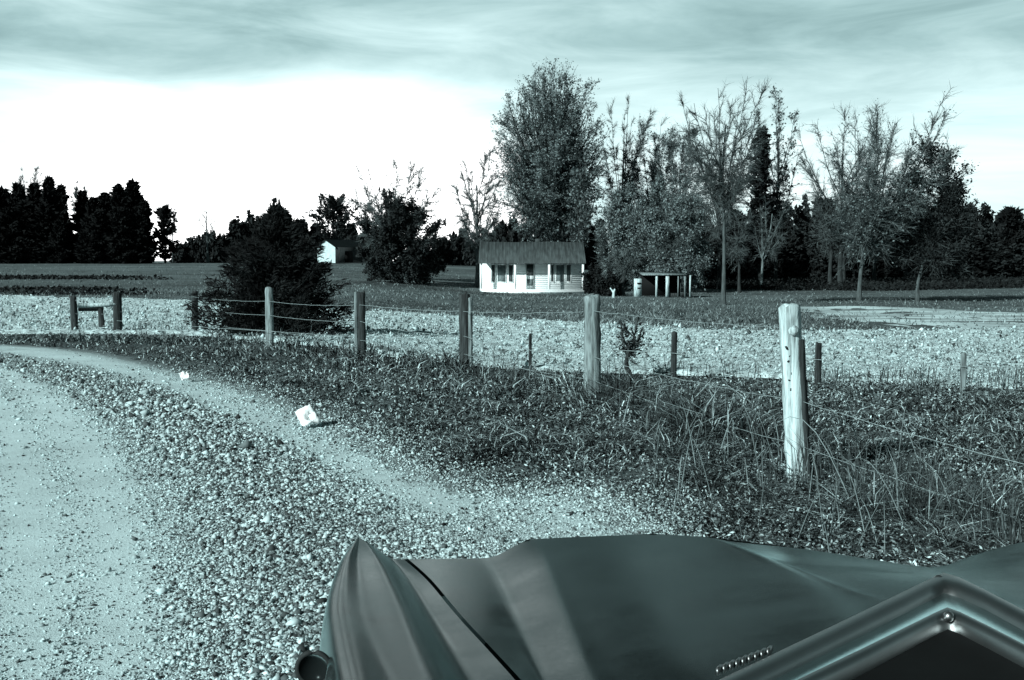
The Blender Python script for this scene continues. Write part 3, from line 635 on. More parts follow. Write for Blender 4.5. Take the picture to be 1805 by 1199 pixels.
for a, b, m in ((866, 873, 'glass_dark'), (877, 892, 'glass'), (896.5, 904.5, 'glass_dark'), (971, 976.5, 'glass_dark'), (980, 995, 'glass'), (998, 1006.5, 'glass_dark')):
    window(a, b, .82, 2.12, M[m])
dr_ = MB().box(((sx(927) + sx(941)) / 2, wy - .03, 1.22), (sx(941) - sx(927) + .12, .06, 1.96)).build('door', M['white'], house)
MB().box((sx(934), wy - .065, 1.72), (sx(941) - sx(927) - .06, .02, .84)).build('door_pane', M['glass_dark'], dr_)
MB().box((sx(934), wy - .065, .80), (sx(941) - sx(927) - .10, .02, .48)).build('door_panel', M['glass'], dr_)

# barn beyond the cedar, on the skyline
by = 143.0; bp = gnd(592, by)
barn = thing('barn', bp, 'small grey barn with gable painted sunlit and sides painted shaded on the skyline behind the cedar', 'barn', rz=R(-38))
L, Wd, e, rdg = 5.3, 3.4, 2.15, 2.95
def add_gable(mb, w0, y0, e_, r_): mb.add([[-w0, y0, 0], [0, y0, 0], [0, y0, e_], [-w0 / 2, y0, r_], [-w0, y0, e_]], [[0, 1, 2, 3]]).add([[-w0, y0, 0], [-w0 / 2, y0, r_], [-w0, y0, e_]], [[0, 1, 2]])
mb = MB(); M['barn'] = mat('sunlit_barn_boards', .35, .75, 3, stretch=(4, 4, .5)); add_gable(mb, Wd, 0, e, rdg); mb.build('gable_wall', M['barn'], barn); mb = MB(); add_gable(mb, Wd, L, e, rdg); mb.build('gable_wall', M['barn'], barn)
mb = MB().box((-.04, L / 2, e / 2), (.06, L - .04, e)).box((-Wd + .04, L / 2, e / 2), (.06, L - .04, e)); mb.build('side_wall', M['wood_dark'], barn)  # gables coloured pale as sunlit, side walls dark as shaded
mb = MB(); ov = .25
for s in (0, 1):
    xe = .2 if s == 0 else -Wd - .2; mb.add([[xe, -ov, e - .1], [xe, L + ov, e - .1], [-Wd / 2, L + ov, rdg + .03], [-Wd / 2, -ov, rdg + .03], [xe, -ov, e - .02], [xe, L + ov, e - .02], [-Wd / 2, L + ov, rdg + .11], [-Wd / 2, -ov, rdg + .11]], [[0, 1, 2, 3], [4, 5, 6, 7], [0, 3, 7, 4], [1, 2, 6, 5], [0, 1, 5, 4]])
mb.build('roof', M['wood_dark'], barn)
MB().box((.0, L * .45, .8), (.05, 1.4, 1.5)).build('door', M['black'], barn)

# low open shed right of the house
sy = 72.0; spx = lambda px: (px - 1168) / F_PX * sy
shed = thing('open_shed', gnd(1168, sy), 'low open shed with thin posts and dark inside, right of the white cottage', 'shed')
MB().box((.1, .9, 1.5), (spx(1221) - spx(1146) + .1, 2.1, .07), rx=R(3)).build('roof', M['wood_grey'], shed)
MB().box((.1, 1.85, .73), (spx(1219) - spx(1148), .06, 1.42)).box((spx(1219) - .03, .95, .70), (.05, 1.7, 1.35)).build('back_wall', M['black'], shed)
for px, wd, m in ((1157, 3.6, 'wood_pale'), (1176, 6, 'wood_pale'), (1195, 2, 'wood_grey'), (1207, 2.6, 'wood_grey'), (1216, 2.4, 'wood_pale')):
    MB().box((spx(px), -.02, .72), (wd / F_PX * sy, .1, 1.4)).build('post', M[m], shed)
MB().box((spx(1196), .3, .12), (1.6, .5, .24)).build('sill', M['wood_dark'], shed)
pn = thing('white_board_panel', gnd(1124, sy), 'pale board panel with two dark slots standing left of the open shed', 'panel')
MB().box((0, 0, .60), (.50, .06, 1.18), rx=-.05).build('board', M['wood_pale'], pn)
MB().box((.08, -.06, .88), (.26, .012, .10)).build('slot', M['black'], pn); MB().box((.08, -.04, .56), (.2, .012, .08)).build('slot', M['black'], pn)
st = MB()
st.tube([[0, 0, -.1], [.03, 0, .35], [.1, 0, .55]], [.1, .08, .06], 7, True).tube([[.02, 0, .3], [-.2, .02, .62]], [.06, .04], 6, True)
o = st.build('stump', M['wood_pale'], smooth=True); o.location = Vector(gnd(1081, 70)); tag(o, 'short pale forked stump in the grass right of the white cottage', 'stump')

# ------------------------------------------------------------------ fence posts
def post_mesh(h, r, flat=(1, 1), lean=(0, 0), seed=0, top='flat', taper=.9, sides=11):
    rs = np.random.default_rng(seed); n = 16; th = np.arange(sides) * 2 * math.pi / sides
    prof = 1 + .19 * rs.normal(0, 1, sides); prof = (prof + np.roll(prof, 1)) / 2
    rows = []
    for i in range(n):
        t = i / (n - 1); z = -.15 + (h + .15) * t
        k = r * (1 - (1 - taper) * t) * prof * (1 + .05 * rs.normal(0, 1, sides))
        zz = z + (t > .98) * rs.normal(0, .012 + .02 * (top == 'ragged'), sides)
        rows.append(np.c_[k * np.cos(th) * flat[0] + lean[0] * max(t, 0), k * np.sin(th) * flat[1] + lean[1] * t, np.broadcast_to(zz, (sides,))])
    last = rows[-1]; c = last.mean(0)
    rows.append(c + (last - c) * .55 + np.array([0, 0, .012])); rows.append(np.repeat((c + np.array([0, 0, .01]))[None], sides, 0) + (last - c) * .01)
    return MB().loft(rows, closed=True)
posts = [  # pixel of the base, height, radius, squash, lean, material, seed, label
    ((1409, 842), 1.15, .070, (1, .95), (-.085, 0), 'wood_pale', 1, 'thick bleached round fence post closest to the car, with knobbed top'),
    ((1046, 692), 1.06, .082, (1, .7), (-.02, 0), 'wood_grey', 2, 'grey split fence post standing right in front of the cottage corner'),
    ((819, 657), 1.16, .085, (1, .8), (-.012, 0), 'wood_dark', 3, 'dark double fence post just left of the cottage, in tall weeds'),
    ((637, 629), 1.08, .086, (1, .8), (0, 0), 'wood_dark', 4, 'dark streaked fence post at the right edge of the cedar'),
    ((476, 611), 1.13, .083, (1, .8), (0, 0), 'wood_grey', 5, 'pale grey fence post directly in front of the dark cedar'),
    ((343, 588), .97, .062, (1, .9), (.03, 0), 'wood_dark', 6, 'thin crooked fence post at the left edge of the cedar'),
    ((208, 589), .92, .105, (1, .9), (.0, 0), 'wood_dark', 7, 'stout dark fence post right of the timber brace'),
    ((133, 588), .82, .095, (1, .9), (-.03, 0), 'wood_dark', 8, 'dark knobbed fence post carrying the left end of the timber brace'),
    ((935, 664), .62, .028, (1, 1), (.0, 0), 'wood_dark', 9, 'very thin dark stake standing in weeds below the cottage door'),
    ((1187, 676), .70, .05, (1, .8), (.012, 0), 'wood_dark', 10, 'short dark stake in the field edge below the open shed'),
    ((1441, 685), .55, .043, (1, .8), (0, 0), 'wood_dark', 11, 'short black square topped stake just right of the bleached post'),
    ((1698, 693), .43, .033, (1, .8), (-.01, 0), 'wood_grey', 12, 'short grey pointed stake in the field, farthest right of all posts')]
post_pos = []
for (pxy, h, r, fl, ln, m, sd_, lab) in posts:
    p = hit(*pxy); post_pos.append(p)
    t = thing('fence_post', p, lab, 'fence post', 'posts of the wire fences')
    post_mesh(h, r, fl, ln, sd_, 'ragged' if sd_ in (2, 3, 4, 5) else 'flat', .86 if sd_ > 8 else .93).build('timber', M[m], t, True)
    if sd_ == 1:
        rows = []
        for i in range(10):
            f = i / 9; z = -.1 + (.93 + .1) * f; a0 = np.linspace(-1.15, .55, 6); rr = .081 - .004 * f + .004 * rng.normal(0, 1, 6)
            rows.append(np.c_[rr * np.cos(a0) - .085 * max(z, 0) / 1.15 + .004, rr * np.sin(a0), np.full(6, z)])
        o = MB().loft(rows).build('bark_slab', M['wood_dark'], t); sm = o.modifiers.new('thickness', 'SOLIDIFY'); sm.thickness = .025
        MB().tube([[-.075, -.065, .99], [-.075, -.09, 1.0], [-.075, -.098, 1.0]], [.034, .03, .012], 9, True).build('knot', M['wood_pale'], t, True)
        for i in range(6): MB().box((-.116 + .03 * random.random() + .004 * i, -.046, .87 - i * .05 + random.uniform(-.02, .02)), (.007 * random.uniform(.6, 1.6), .024, .016 * random.uniform(.4, 1.5)), ry=random.uniform(-.7, .7)).build('fence_staple', M['rubber'], t)
    if sd_ == 3:
        post_mesh(h * .97, .04, (1, 1), (0, 0), 33).build('timber', M['wood_grey'], t, True).location = (.09, -.03, 0)
    if sd_ == 4:
        post_mesh(h * 1.0, .035, (1, 1), (0, 0), 34).build('timber', M['wood_grey'], t, True).location = (-.075, -.03, 0)
# timber brace at the left end; lit top and shaded underside by colour
pa, pb = post_pos[7], post_pos[6]
br = thing('timber_brace', pa + np.array([.05, -.05, 0]), 'horizontal timber with painted lit top and shaded underside laid between the two leftmost fence posts', 'brace')
Lb = pb[0] - pa[0]
MB().tube([[.05, 0, .62], [Lb * .5, 0.01, .63], [Lb - .05, .0, .65]], [.055, .05, .05], 9, True).build('rail', M['wood_pale'], br, True)
MB().tube([[.05, .03, .54], [Lb * .62, .03, .55]], .05, 8, True).build('shaded_underside', M['wood_dark'], br, True)
MB().tube([[Lb * .58, 0.03, .14], [Lb * .56, 0.03, .56]], [.07, .06], 8, True).build('upright', M['wood_dark'], br, True)
# wires
fl_ = [post_pos[k] for k in (7, 6, 5, 4, 3, 2, 1, 0)]
nxt = np.array([3.05, 4.3, 0.0])
def wire(heights, pts, sag, lab, barbs=True, r=.0026):
    mb = MB()
    for k in range(len(pts) - 1):
        a = pts[k] + np.array([0, -.07, heights[k]]); b = pts[k + 1] + np.array([0, -.07, heights[k + 1]])
        n = 17; t = np.linspace(0, 1, n)[:, None]; P = a * (1 - t) + b * t; P[:, 2] -= sag * 4 * (t * (1 - t))[:, 0] * random.uniform(.6, 1.3); P += rng.normal(0, .003, P.shape) * np.r_[0, np.ones(n - 2), 0][:, None]
        rad = r * np.clip(P[:, 1] / 11, .75, 1.3)
        mb.tube(P, rad, 4)
        if barbs:
            for s in np.linspace(.05, .95, int(np.linalg.norm(b - a) / .28)):
                c = a * (1 - s) + b * s; c[2] -= sag * 4 * s * (1 - s); mb.tube([c + rng.normal(0, .014, 3), c - rng.normal(0, .014, 3)], .0022, 3)
    return tag(mb.build('barbed_wire', M['wire']), lab, 'wire', 'strands of the roadside fence')
wire([.74, .80, .85, .87, .88, .92, .91, 1.0], fl_, .03, 'topmost strand of the roadside fence, ending at the bleached post')
wire([.45, .50, .58, .60, .60, .55, .40, .52, .40], fl_ + [nxt], .04, 'middle strand of the roadside fence, passing behind the weeds')
wire([.2, .22, .28, .30, .28, .28, .14, .22, .12], fl_ + [nxt], .03, 'lowest strand of the roadside fence, close to the grass')
sf = [post_pos[6], post_pos[9], post_pos[10], post_pos[11], np.array([8.5, 12.0, -.02])]
wire([.3, .42, .36, .30, .3], sf, .03, 'loose strand sagging along the short stakes of the field edge', False, .003)
# white litter on the road
for (pxy, s, lab) in (((543, 756), .105, 'crumpled white paper lying on the gravel, the larger of two scraps'), ((326, 676), .065, 'small white paper scrap on the gravel near the road edge, the farther one')):
    p = hit(*pxy); n = 9; uu, vv = np.meshgrid(np.linspace(-1, 1, n), np.linspace(-1, 1, n))
    hgt = .6 * (vnoise(uu * 1.7 + 5, vv * 1.7 + s * 90, 8) + .5 * rng.random((n, n))) * s + .02
    mb = MB().loft(np.stack([uu * s * .8, vv * s * 1.3 + .3 * uu * s, hgt * .8], -1)); o = mb.build('crumpled_paper', M['paper']); o.location = Vector(p) + Vector((0, 0, .06)); o.rotation_euler = (R(24), R(-8), R(24))
    tag(o, lab, 'paper'); sm = o.modifiers.new('thickness', 'SOLIDIFY'); sm.thickness = .003

# ------------------------------------------------------------------ trees
def unit(v): return v / (np.linalg.norm(v, axis=-1, keepdims=True) + 1e-9)
def bez(a, c, b, n):
    t = np.linspace(0, 1, n)[:, None]; return a * (1 - t) ** 2 + 2 * c * t * (1 - t) + b * t ** 2
def leaf_quads(P, size, rs, flat=0.0, aspect=.6):
    n = len(P); a = unit(rs.normal(0, 1, (n, 3)) * np.array([1, 1, 1 - flat])); b = unit(np.cross(a, rs.normal(0, 1, (n, 3))))
    s = (size * rs.uniform(.5, 1.4, n))[:, None]
    V = np.stack([P - a * s, P + b * s * aspect, P + a * s, P - b * s * aspect], 1).reshape(-1, 3)
    return V, (4 * np.arange(n)[:, None] + np.arange(4)[None])
def twig_tris(P, D, L, wd, rs):
    n = len(P); side = unit(np.cross(D, rs.normal(0, 1, (n, 3)))) * wd
    bend = rs.normal(0, .16, (n, 3)) * L[:, None]
    mid = P + D * (L * .5)[:, None] + bend * .5; tip = P + D * L[:, None] + bend
    V = np.stack([P - side, P + side, mid + side * .7, mid - side * .7, tip], 1).reshape(-1, 3)
    k = 5 * np.arange(n)[:, None]; return V, k + np.array([[0, 1, 2, 3]]), k + np.array([[3, 2, 4]])
def broadleaf(name, label, loc, H, rx, zlo, trunk_r, seed, bark, twigm, leafm=None, nleaf=0, leafsize=.16, n1=16, n2=10, ntwig=2600, group=None, lean=(0, 0), fork=.25, upright=.55, twl=(.35, 1.1), skew=0.0, cat='tree', wd=.012, env=None):
    """trunk and limbs reaching to points of an uneven crown volume, then twigs, then leaves"""
    rs = np.random.default_rng(seed); t = thing(name, loc, label, cat, group)
    if env is None: env = ((0, .25), (.25, .6), (.5, .9), (.75, 1), (.9, .85), (1, .55)) if nleaf < 5000 else ((0, .6), (.18, .9), (.42, 1), (.66, .9), (.86, .68), (1, .42))
    if nleaf < 5000 and upright > .65: upright = .5 + (upright - .65) * .6
    if nleaf < 5000: twl = (twl[0] * .7, twl[1] * .62); n2 = int(n2 * 1.5); ntwig = int(ntwig * 1.3)
    n2 = int(n2 * 1.5); ntwig = int(ntwig * 2.6); nleaf = int(nleaf * 1.7); rx *= 1.14; wd *= 1.15; upright *= .82
    tr = MB(); cr = MB(); ctr = np.array([lean[0], lean[1], (H + zlo) / 2]); rad = np.array([rx, rx * .85, (H - zlo) / 2])
    th = zlo + (H - zlo) * .62
    trunk = np.array([[0, 0, -.3], [0, 0, 0.05], [.06 * rs.normal(), .05, zlo * .5], [lean[0] * .25 + .08 * rs.normal(), .0, zlo], [lean[0] * .6 + .15 * rs.normal(), lean[1] * .6, (zlo + th) / 2], [lean[0] * .9, lean[1], th]])
    trunk = smoothline(trunk, 1); zz = np.clip(trunk[:, 2] / th, 0, 1)
    tr.tube(trunk, trunk_r * (1.25 * np.exp(-np.clip(trunk[:, 2], 0, 9) * 2.5) * .35 + (1 - .72 * zz)), 8)
    seg_p, seg_d = [], []
    for i in range(n1):
        f_ = ((i + rs.random()) / n1) ** (.85 if n1 > 80 else 1); w_ = np.interp(f_, [e[0] for e in env], [e[1] for e in env]) * rs.uniform(.3, 1.0) ** .5; a_ = i * 2.4 + rs.normal(0, .5)
        tgt = np.array([lean[0] + rx * w_ * math.cos(a_), lean[1] + rx * .85 * w_ * math.sin(a_), zlo + (H - zlo) * (f_ * .97 - .02 * rs.random())]); tgt[0] += skew * (tgt[2] - ctr[2]) * .3
        hz0 = np.clip(fork * H + rs.uniform(0, .55) * max(tgt[2] - fork * H, .2), fork * H, th * .98)
        k = np.interp(hz0, trunk[:, 2], np.arange(len(trunk))); i0 = int(k); a = trunk[i0] * (1 - (k - i0)) + trunk[min(i0 + 1, len(trunk) - 1)] * (k - i0)
        c = a * (1 - .45) + tgt * .45; c[2] = a[2] + (tgt[2] - a[2]) * (.45 - .25 * (1 - upright)); c[:2] = a[:2] + (tgt[:2] - a[:2]) * (.75 - .45 * upright)
        P = bez(a, c, tgt, 9); P[1:-1] += rs.normal(0, .03 * rx * .35, (7, 3))
        r0 = trunk_r * (1 - .6 * hz0 / th) * rs.uniform(.35, .6); tr.tube(P, np.linspace(r0, .012, 9), 5)
        for j in range(n2):
            f = rs.uniform(.25, 1.0); q = f * 8; q0 = min(int(q), 7); s = P[q0] * (1 - (q - q0)) + P[q0 + 1] * (q - q0)
            fw = unit(P[q0 + 1] - P[q0]); dd = unit(fw * .6 + unit(s - ctr) * .45 + rs.normal(0, .55, 3) + np.array([0, 0, .25 * upright]))
            Ls = rs.uniform(.18, .46) * rx * (1.15 - f * .5); e = s + dd * Ls
            Q = bez(s, s + dd * Ls * .5 + rs.normal(0, .08 * Ls, 3) + np.array([0, 0, .05 * Ls]), e, 5)
            cr.tube(Q, np.linspace(.022 + .1 * r0 * (1 - f), .007, 5), 3, tone=rs.uniform(-.5, .5)); seg_p.append(Q); seg_d.append(np.gradient(Q, axis=0))
    SP = np.concatenate(seg_p); SD = unit(np.concatenate(seg_d))
    k = rs.integers(0, len(SP), ntwig); D = unit(SD[k] + rs.normal(0, .55, (ntwig, 3)) + np.array([0, 0, .22 * upright])); L = rs.uniform(*twl, ntwig)
    V, q, tri = twig_tris(SP[k] + rs.normal(0, .03, (ntwig, 3)), D, L, wd, rs); b0 = cr.n
    cr.add(V, q, np.repeat(rs.uniform(-.6, .6, ntwig), 5)); cr.F3.append(tri + b0)
    tr.build('trunk', bark, t, True); cr.build('crown', twigm, t)
    if nleaf:
        kk = rs.integers(0, ntwig, nleaf); f = rs.uniform(.2, 1.05, nleaf)
        clump = vnoise(SP[k][kk][:, 0] * 1.1 + 9, SP[k][kk][:, 2] * 1.1 + SP[k][kk][:, 1], seed) > rs.uniform(.05, .55, nleaf)
        kk, f = kk[clump], f[clump]
        LP = SP[k][kk] + D[kk] * (L[kk] * f)[:, None] + rs.normal(0, .07, (len(kk), 3))
        V, q = leaf_quads(LP, leafsize, rs); lf = MB().add(V, q, np.repeat(rs.uniform(-.55, .8, len(kk)), 4)); lf.build('leaves', leafm, t)
    return t
def conifer(name, label, loc, H, rx, seed, bark, needles, nb=70, per=55, size=.2, zlo=.06, power=.8, group=None, trunk_r=.16, droop=-.05, ragged=.3, cat='tree', aspect=.4, lowfill=.55, lift=.22):
    rs = np.random.default_rng(seed); t = thing(name, loc, label, cat, group); tr = MB(); cr = MB()
    tr.tube([[0, 0, -.3], [.02, 0, H * .3], [.0, .03, H * .7], [0, 0, H * .97]], [trunk_r, trunk_r * .8, trunk_r * .45, .02], 7)
    pts, dirs = [], []
    for i in range(nb):
        f = ((i + rs.random()) / nb) ** (1.35 if lowfill > .9 else 1); z = H * (zlo + (1 - zlo) * f); env = rx * (1 - f) ** power * min(1, lowfill + f * 4) + .04 * rx
        L = env * rs.uniform(1 - ragged, 1 + ragged * .5); a = i * 2.4 + rs.normal(0, .4); d = np.array([math.cos(a), math.sin(a), droop + rs.normal(0, .12) + .35 * f])
        n = 6; tt_ = np.linspace(0, 1, n)[:, None]; P = np.array([0, 0, z]) + d * L * tt_ + np.array([0, 0, 1]) * (lift * L * tt_ ** 2.2)
        tr.tube(P, np.linspace(max(.02, trunk_r * .2), .006, n), 3)
        m = per; u = rs.random(m) ** .65; q = u * (n - 1); q0 = np.minimum(q.astype(int), n - 2); B = P[q0] + (P[q0 + 1] - P[q0]) * (q - q0)[:, None]
        sp_ = .16 * L * (1.1 - u)[:, None] + size * .35
        pts.append(B + rs.normal(0, 1, (m, 3)) * sp_ * np.array([1, 1, .75])); dirs.append(np.repeat(unit(d)[None], m, 0))
    P = np.concatenate(pts); D = unit(np.concatenate(dirs) + rs.normal(0, .6, P.shape) + np.array([0, 0, .3])); n = len(P)
    s = (size * rs.uniform(.5, 1.5, n))[:, None]; b = unit(np.cross(D, rs.normal(0, 1, (n, 3))))
    V = np.stack([P - D * s * .5, P + b * s * aspect * .5, P + D * s, P - b * s * aspect * .5], 1).reshape(-1, 3)
    cr.add(V, 4 * np.arange(n)[:, None] + np.arange(4)[None], np.repeat(rs.uniform(-.6, .8, n), 4))
    tr.build('trunk', bark, t, True); cr.build('crown', needles, t); return t
def m_of(px_len, Y): return px_len / F_PX * Y
def spot(px, py): return hit(px, py)
def tall(top_py, loc):
    """height of a tree whose tip shows at this row"""
    return EYE + (HORIZON - top_py) / F_PX * loc[1] * 1.0 - loc[2]

# the cedar beside the fence
cl = gnd(490, 24.0)
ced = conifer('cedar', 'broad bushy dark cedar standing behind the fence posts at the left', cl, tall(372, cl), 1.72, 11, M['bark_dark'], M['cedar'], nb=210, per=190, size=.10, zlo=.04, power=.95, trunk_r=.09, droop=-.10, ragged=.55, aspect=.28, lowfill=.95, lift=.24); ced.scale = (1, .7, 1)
mb = MB(); Hc = tall(380, cl)
for (dx, top, b) in ((-.62, 384, .55), (-.42, 392, .5), (-.05, 360, .2), (.06, 362, .25), (-.14, 368, .2), (.14, 376, .2), (.3, 392, .3)):
    z1 = tall(top - 10, cl); mb.tube([[dx * .6, 0, Hc - .6], [dx * .9, 0, (Hc + z1) / 2 - .2], [dx, .02, z1]], [.03, .025, .014], 5)
mb.build('leader', M['needle'], ced)
rs = np.random.default_rng(5); pts = []
for (dx, top) in ((-.62, 384), (-.42, 392), (-.05, 362), (.06, 366), (.3, 392)):
    z1 = tall(top - 10, cl); u = rs.random(70); pts.append(np.c_[dx * (.75 + .25 * u), .03 * rs.normal(0, 1, 70), Hc - .45 + (z1 - Hc + .45) * u] + rs.normal(0, .045, (70, 3)) * (1.25 - u)[:, None])
P = np.concatenate(pts); V, q = leaf_quads(P, .07, rs); MB().add(V, q, np.repeat(rs.uniform(-.5, .8, len(P)), 4)).build('tip_spray', M['needle'], ced)

# the black wood at the far left: near-black evergreens with bare crowns above
wood = 'evergreens of the black wood at far left'
lab_w = 'near black evergreen among its like in the dense wood at far left'
proto = None; r2 = np.random.default_rng(3)
protos = []
for i, (px, top, Yw, hw) in enumerate([(-60, 335, 150, 30), (-25, 328, 146, 30), (8, 330, 150, 26), (38, 326, 147, 24), (66, 330, 151, 26), (92, 326, 146, 22), (113, 340, 150, 18), (150, 340, 149, 20), (168, 350, 146, 20), (190, 333, 150, 24), (214, 326, 146, 24), (238, 330, 150, 24), (258, 345, 146, 17), (125, 400, 152, 14), (50, 360, 143, 28), (20, 370, 142, 28), (85, 365, 143, 28), (180, 375, 142, 24), (215, 370, 142, 26), (245, 380, 143, 22), (-30, 375, 142, 30), (155, 400, 142, 18), (108, 390, 142, 16)]):
    loc = gnd(px, Yw); H = tall(top + (r2.uniform(-10, 14) if i < 13 else 0), loc); rx_ = m_of(hw, Yw)
    if i < 3:
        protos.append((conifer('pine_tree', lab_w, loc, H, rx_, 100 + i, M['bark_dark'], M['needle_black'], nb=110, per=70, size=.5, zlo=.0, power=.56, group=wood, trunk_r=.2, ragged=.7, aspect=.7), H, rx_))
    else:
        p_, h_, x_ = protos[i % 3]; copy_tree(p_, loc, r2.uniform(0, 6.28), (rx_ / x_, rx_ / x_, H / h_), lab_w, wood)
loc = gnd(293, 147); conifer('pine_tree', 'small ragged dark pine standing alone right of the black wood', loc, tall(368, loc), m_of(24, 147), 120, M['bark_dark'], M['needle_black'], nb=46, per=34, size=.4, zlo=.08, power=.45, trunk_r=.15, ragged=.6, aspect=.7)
loc = gnd(60, 156); broadleaf('bare_tree', 'pale bare crown rising above the black wood near the left edge', loc, tall(288, loc), m_of(26, 156), 8.0, .16, 130, M['bark'], M['twig_pale'], n1=12, n2=8, ntwig=1500, upright=.9, wd=.018)
loc = gnd(144, 156); broadleaf('bare_tree', 'narrow bare crown in the gap between two clumps of the black wood', loc, tall(314, loc), m_of(16, 156), 6.5, .14, 131, M['bark'], M['twig_pale'], n1=10, n2=8, ntwig=1500, upright=.9, wd=.02)
loc = gnd(306, 160); broadleaf('bare_tree', 'thin bare sapling right behind the lone ragged pine', loc, tall(342, loc), m_of(13, 160), 5.0, .10, 132, M['bark'], M['twig_pale'], n1=7, n2=5, ntwig=120, upright=.8, wd=.015)
loc = gnd(368, 150); broadleaf('bare_tree', 'slim bare tree alone on the skyline between black wood and cedar', loc, tall(348, loc), m_of(17, 150), 3.5, .17, 133, M['bark'], M['twig_pale'], n1=9, n2=4, ntwig=130, upright=.4, wd=.015)

# hedge and trees along the skyline left of the house
sky_g = 'low trees along the far skyline'
sky_l = 'low grey tree in the row along the far skyline'
pr = None
for i, (px, top, hw, Yw) in enumerate([(322, 436, 16, 175), (345, 428, 18, 180), (362, 420, 16, 172), (380, 418, 16, 168), (400, 424, 18, 175), (425, 402, 26, 170), (452, 400, 26, 175), (480, 398, 28, 170), (512, 400, 26, 178), (540, 402, 26, 170), (562, 412, 20, 176), (612, 404, 22, 180), (640, 414, 22, 176), (668, 420, 20, 182), (790, 428, 18, 170), (812, 416, 20, 176), (833, 430, 16, 170), (868, 414, 22, 150), (900, 402, 22, 150), (925, 410, 22, 155), (955, 408, 20, 150), (1000, 404, 26, 150), (1040, 400, 26, 155)]):
    loc = gnd(px, Yw); H = tall(top, loc)
    if pr is None:
        pr = broadleaf('skyline_tree', sky_l, loc, H, m_of(hw, Yw), .2, .12, 140, M['bark_dark'], M['twig'], M['leaf_dark'], 5200, .26, n1=16, n2=8, ntwig=1500, group=sky_g, fork=.12, upright=.4, twl=(.2, .6)); prH, prR = H, m_of(hw, Yw)
    else: copy_tree(pr, loc, r2.uniform(0, 6.28), (m_of(hw, Yw) / prR,) * 2 + (H / prH,), sky_l, sky_g)
loc = gnd(590, 158); conifer('pine_tree', 'spreading shaggy pine behind the small barn', loc, tall(358, loc), m_of(44, 158), 150, M['bark_dark'], M['leaf_dark'], nb=44, per=60, size=.38, zlo=.35, power=.32, trunk_r=.16, droop=.25, ragged=.5, aspect=.6)
loc = gnd(692, 92); broadleaf('bare_tree', 'wide bare tree with fine branches rising behind the dark leafy tree', loc, tall(288, loc), m_of(74, 92), 3.0, .16, 151, M['bark'], M['twig_pale'], n1=20, n2=9, ntwig=3000, upright=.8, wd=.017)
loc = spot(708, 499); broadleaf('leafy_tree', 'dark bushy leafy tree on the meadow between barn and cottage', loc, tall(350, loc), m_of(64, loc[1]), .5, .16, 152, M['bark'], M['twig'], M['leaf_dark'], 24000, .10, n1=26, n2=10, ntwig=3600, fork=.14, upright=.35, twl=(.25, .7))
loc = spot(748, 496); broadleaf('small_tree', 'small dark round tree on a pale trunk beside the bushy leafy tree', loc, tall(425, loc), m_of(34, loc[1]), 1.15, .10, 153, M['bark_pale'], M['twig'], M['needle'], 6000, .13, n1=14, n2=8, ntwig=1800, fork=.35, upright=.3, twl=(.2, .45), lean=(.5, 0))
# round the house
loc = gnd(841, 86); broadleaf('bare_tree', 'bare tree hard against the left end of the white cottage', loc, tall(262, loc), m_of(50, 79), 3.2, .17, 154, M['bark'], M['twig_pale'], n1=20, n2=7, ntwig=2600, upright=.92, wd=.012, twl=(.3, .9))
loc = gnd(970, 93); broadleaf('tall_oak', 'tallest tree, broad leafy crown towering behind the white cottage', loc, tall(120, loc), m_of(95, 93), 5.0, .46, 155, M['bark_dark'], M['twig'], M['leaf'], 60000, .075, env=((0, .4), (.14, .85), (.32, 1), (.58, .94), (.78, .74), (.92, .48), (1, .2)), n1=140, n2=12, ntwig=7500, fork=.24, upright=.78, twl=(.3, .85), wd=.011)
loc = gnd(1021, 90); broadleaf('bare_tree', 'thin forked bare tree behind the right end of the cottage roof', loc, tall(245, loc), m_of(34, 90), 4.2, .14, 156, M['bark_dark'], M['twig'], M['leaf'], 900, .12, n1=12, n2=7, ntwig=800, upright=.85, wd=.009)
gh = 'hazy grey trees between cottage and open shed'
for i, (px, top, hw, Yw, zl, lf, lab) in enumerate([
        (1098, 166, 48, 98, 5.0, 0, 'tall bare tree with upswept limbs just right of the cottage'),
        (1150, 205, 50, 100, 3.0, 4200, 'tall thin leaved grey tree behind the pale board panel'),
        (1196, 205, 46, 97, 3.0, 3600, 'tall thin leaved grey tree directly behind the open shed'),
        (1092, 330, 38, 88, .6, 5200, 'low bushy grey tree close to the right wall of the cottage'),
        (1140, 318, 46, 86, .8, 8200, 'low bushy grey tree right behind the pale board panel'),
        (1196, 322, 44, 84, .8, 8200, 'low bushy grey tree overhanging the open shed roof')]):
    loc = gnd(px, Yw); broadleaf('hedge_tree', lab, loc, tall(top, loc), m_of(hw, Yw), zl, .15, 160 + i, M['bark'], M['twig'], M['leaf'], lf * 2, .085, n1=24, n2=10, ntwig=4800, group=gh, upright=.9 if i < 3 else .55, fork=.2, wd=.011, twl=(.3, .95))
loc = gnd(1097, 74); broadleaf('small_tree', 'dark twisted small trunk standing left of the pale board panel', loc, tall(432, loc), .9, 1.4, .16, 170, M['bark_dark'], M['twig'], n1=8, n2=6, ntwig=260, fork=.4)
for px, top, hw, Yw, sd_, lab in ((1047, 470, 17, 76, 171, 'dark rounded shrub touching the right wall of the cottage'), (1075, 484, 24, 74, 172, 'low dark spreading shrub between cottage and twisted trunk')):
    loc = gnd(px, Yw); broadleaf('shrub', lab, loc, tall(top, loc), m_of(hw, Yw), .0, .06, sd_, M['bark_dark'], M['twig'], M['needle'], 4200, .1, n1=12, n2=8, ntwig=1100, fork=.05, twl=(.15, .4), cat='shrub')
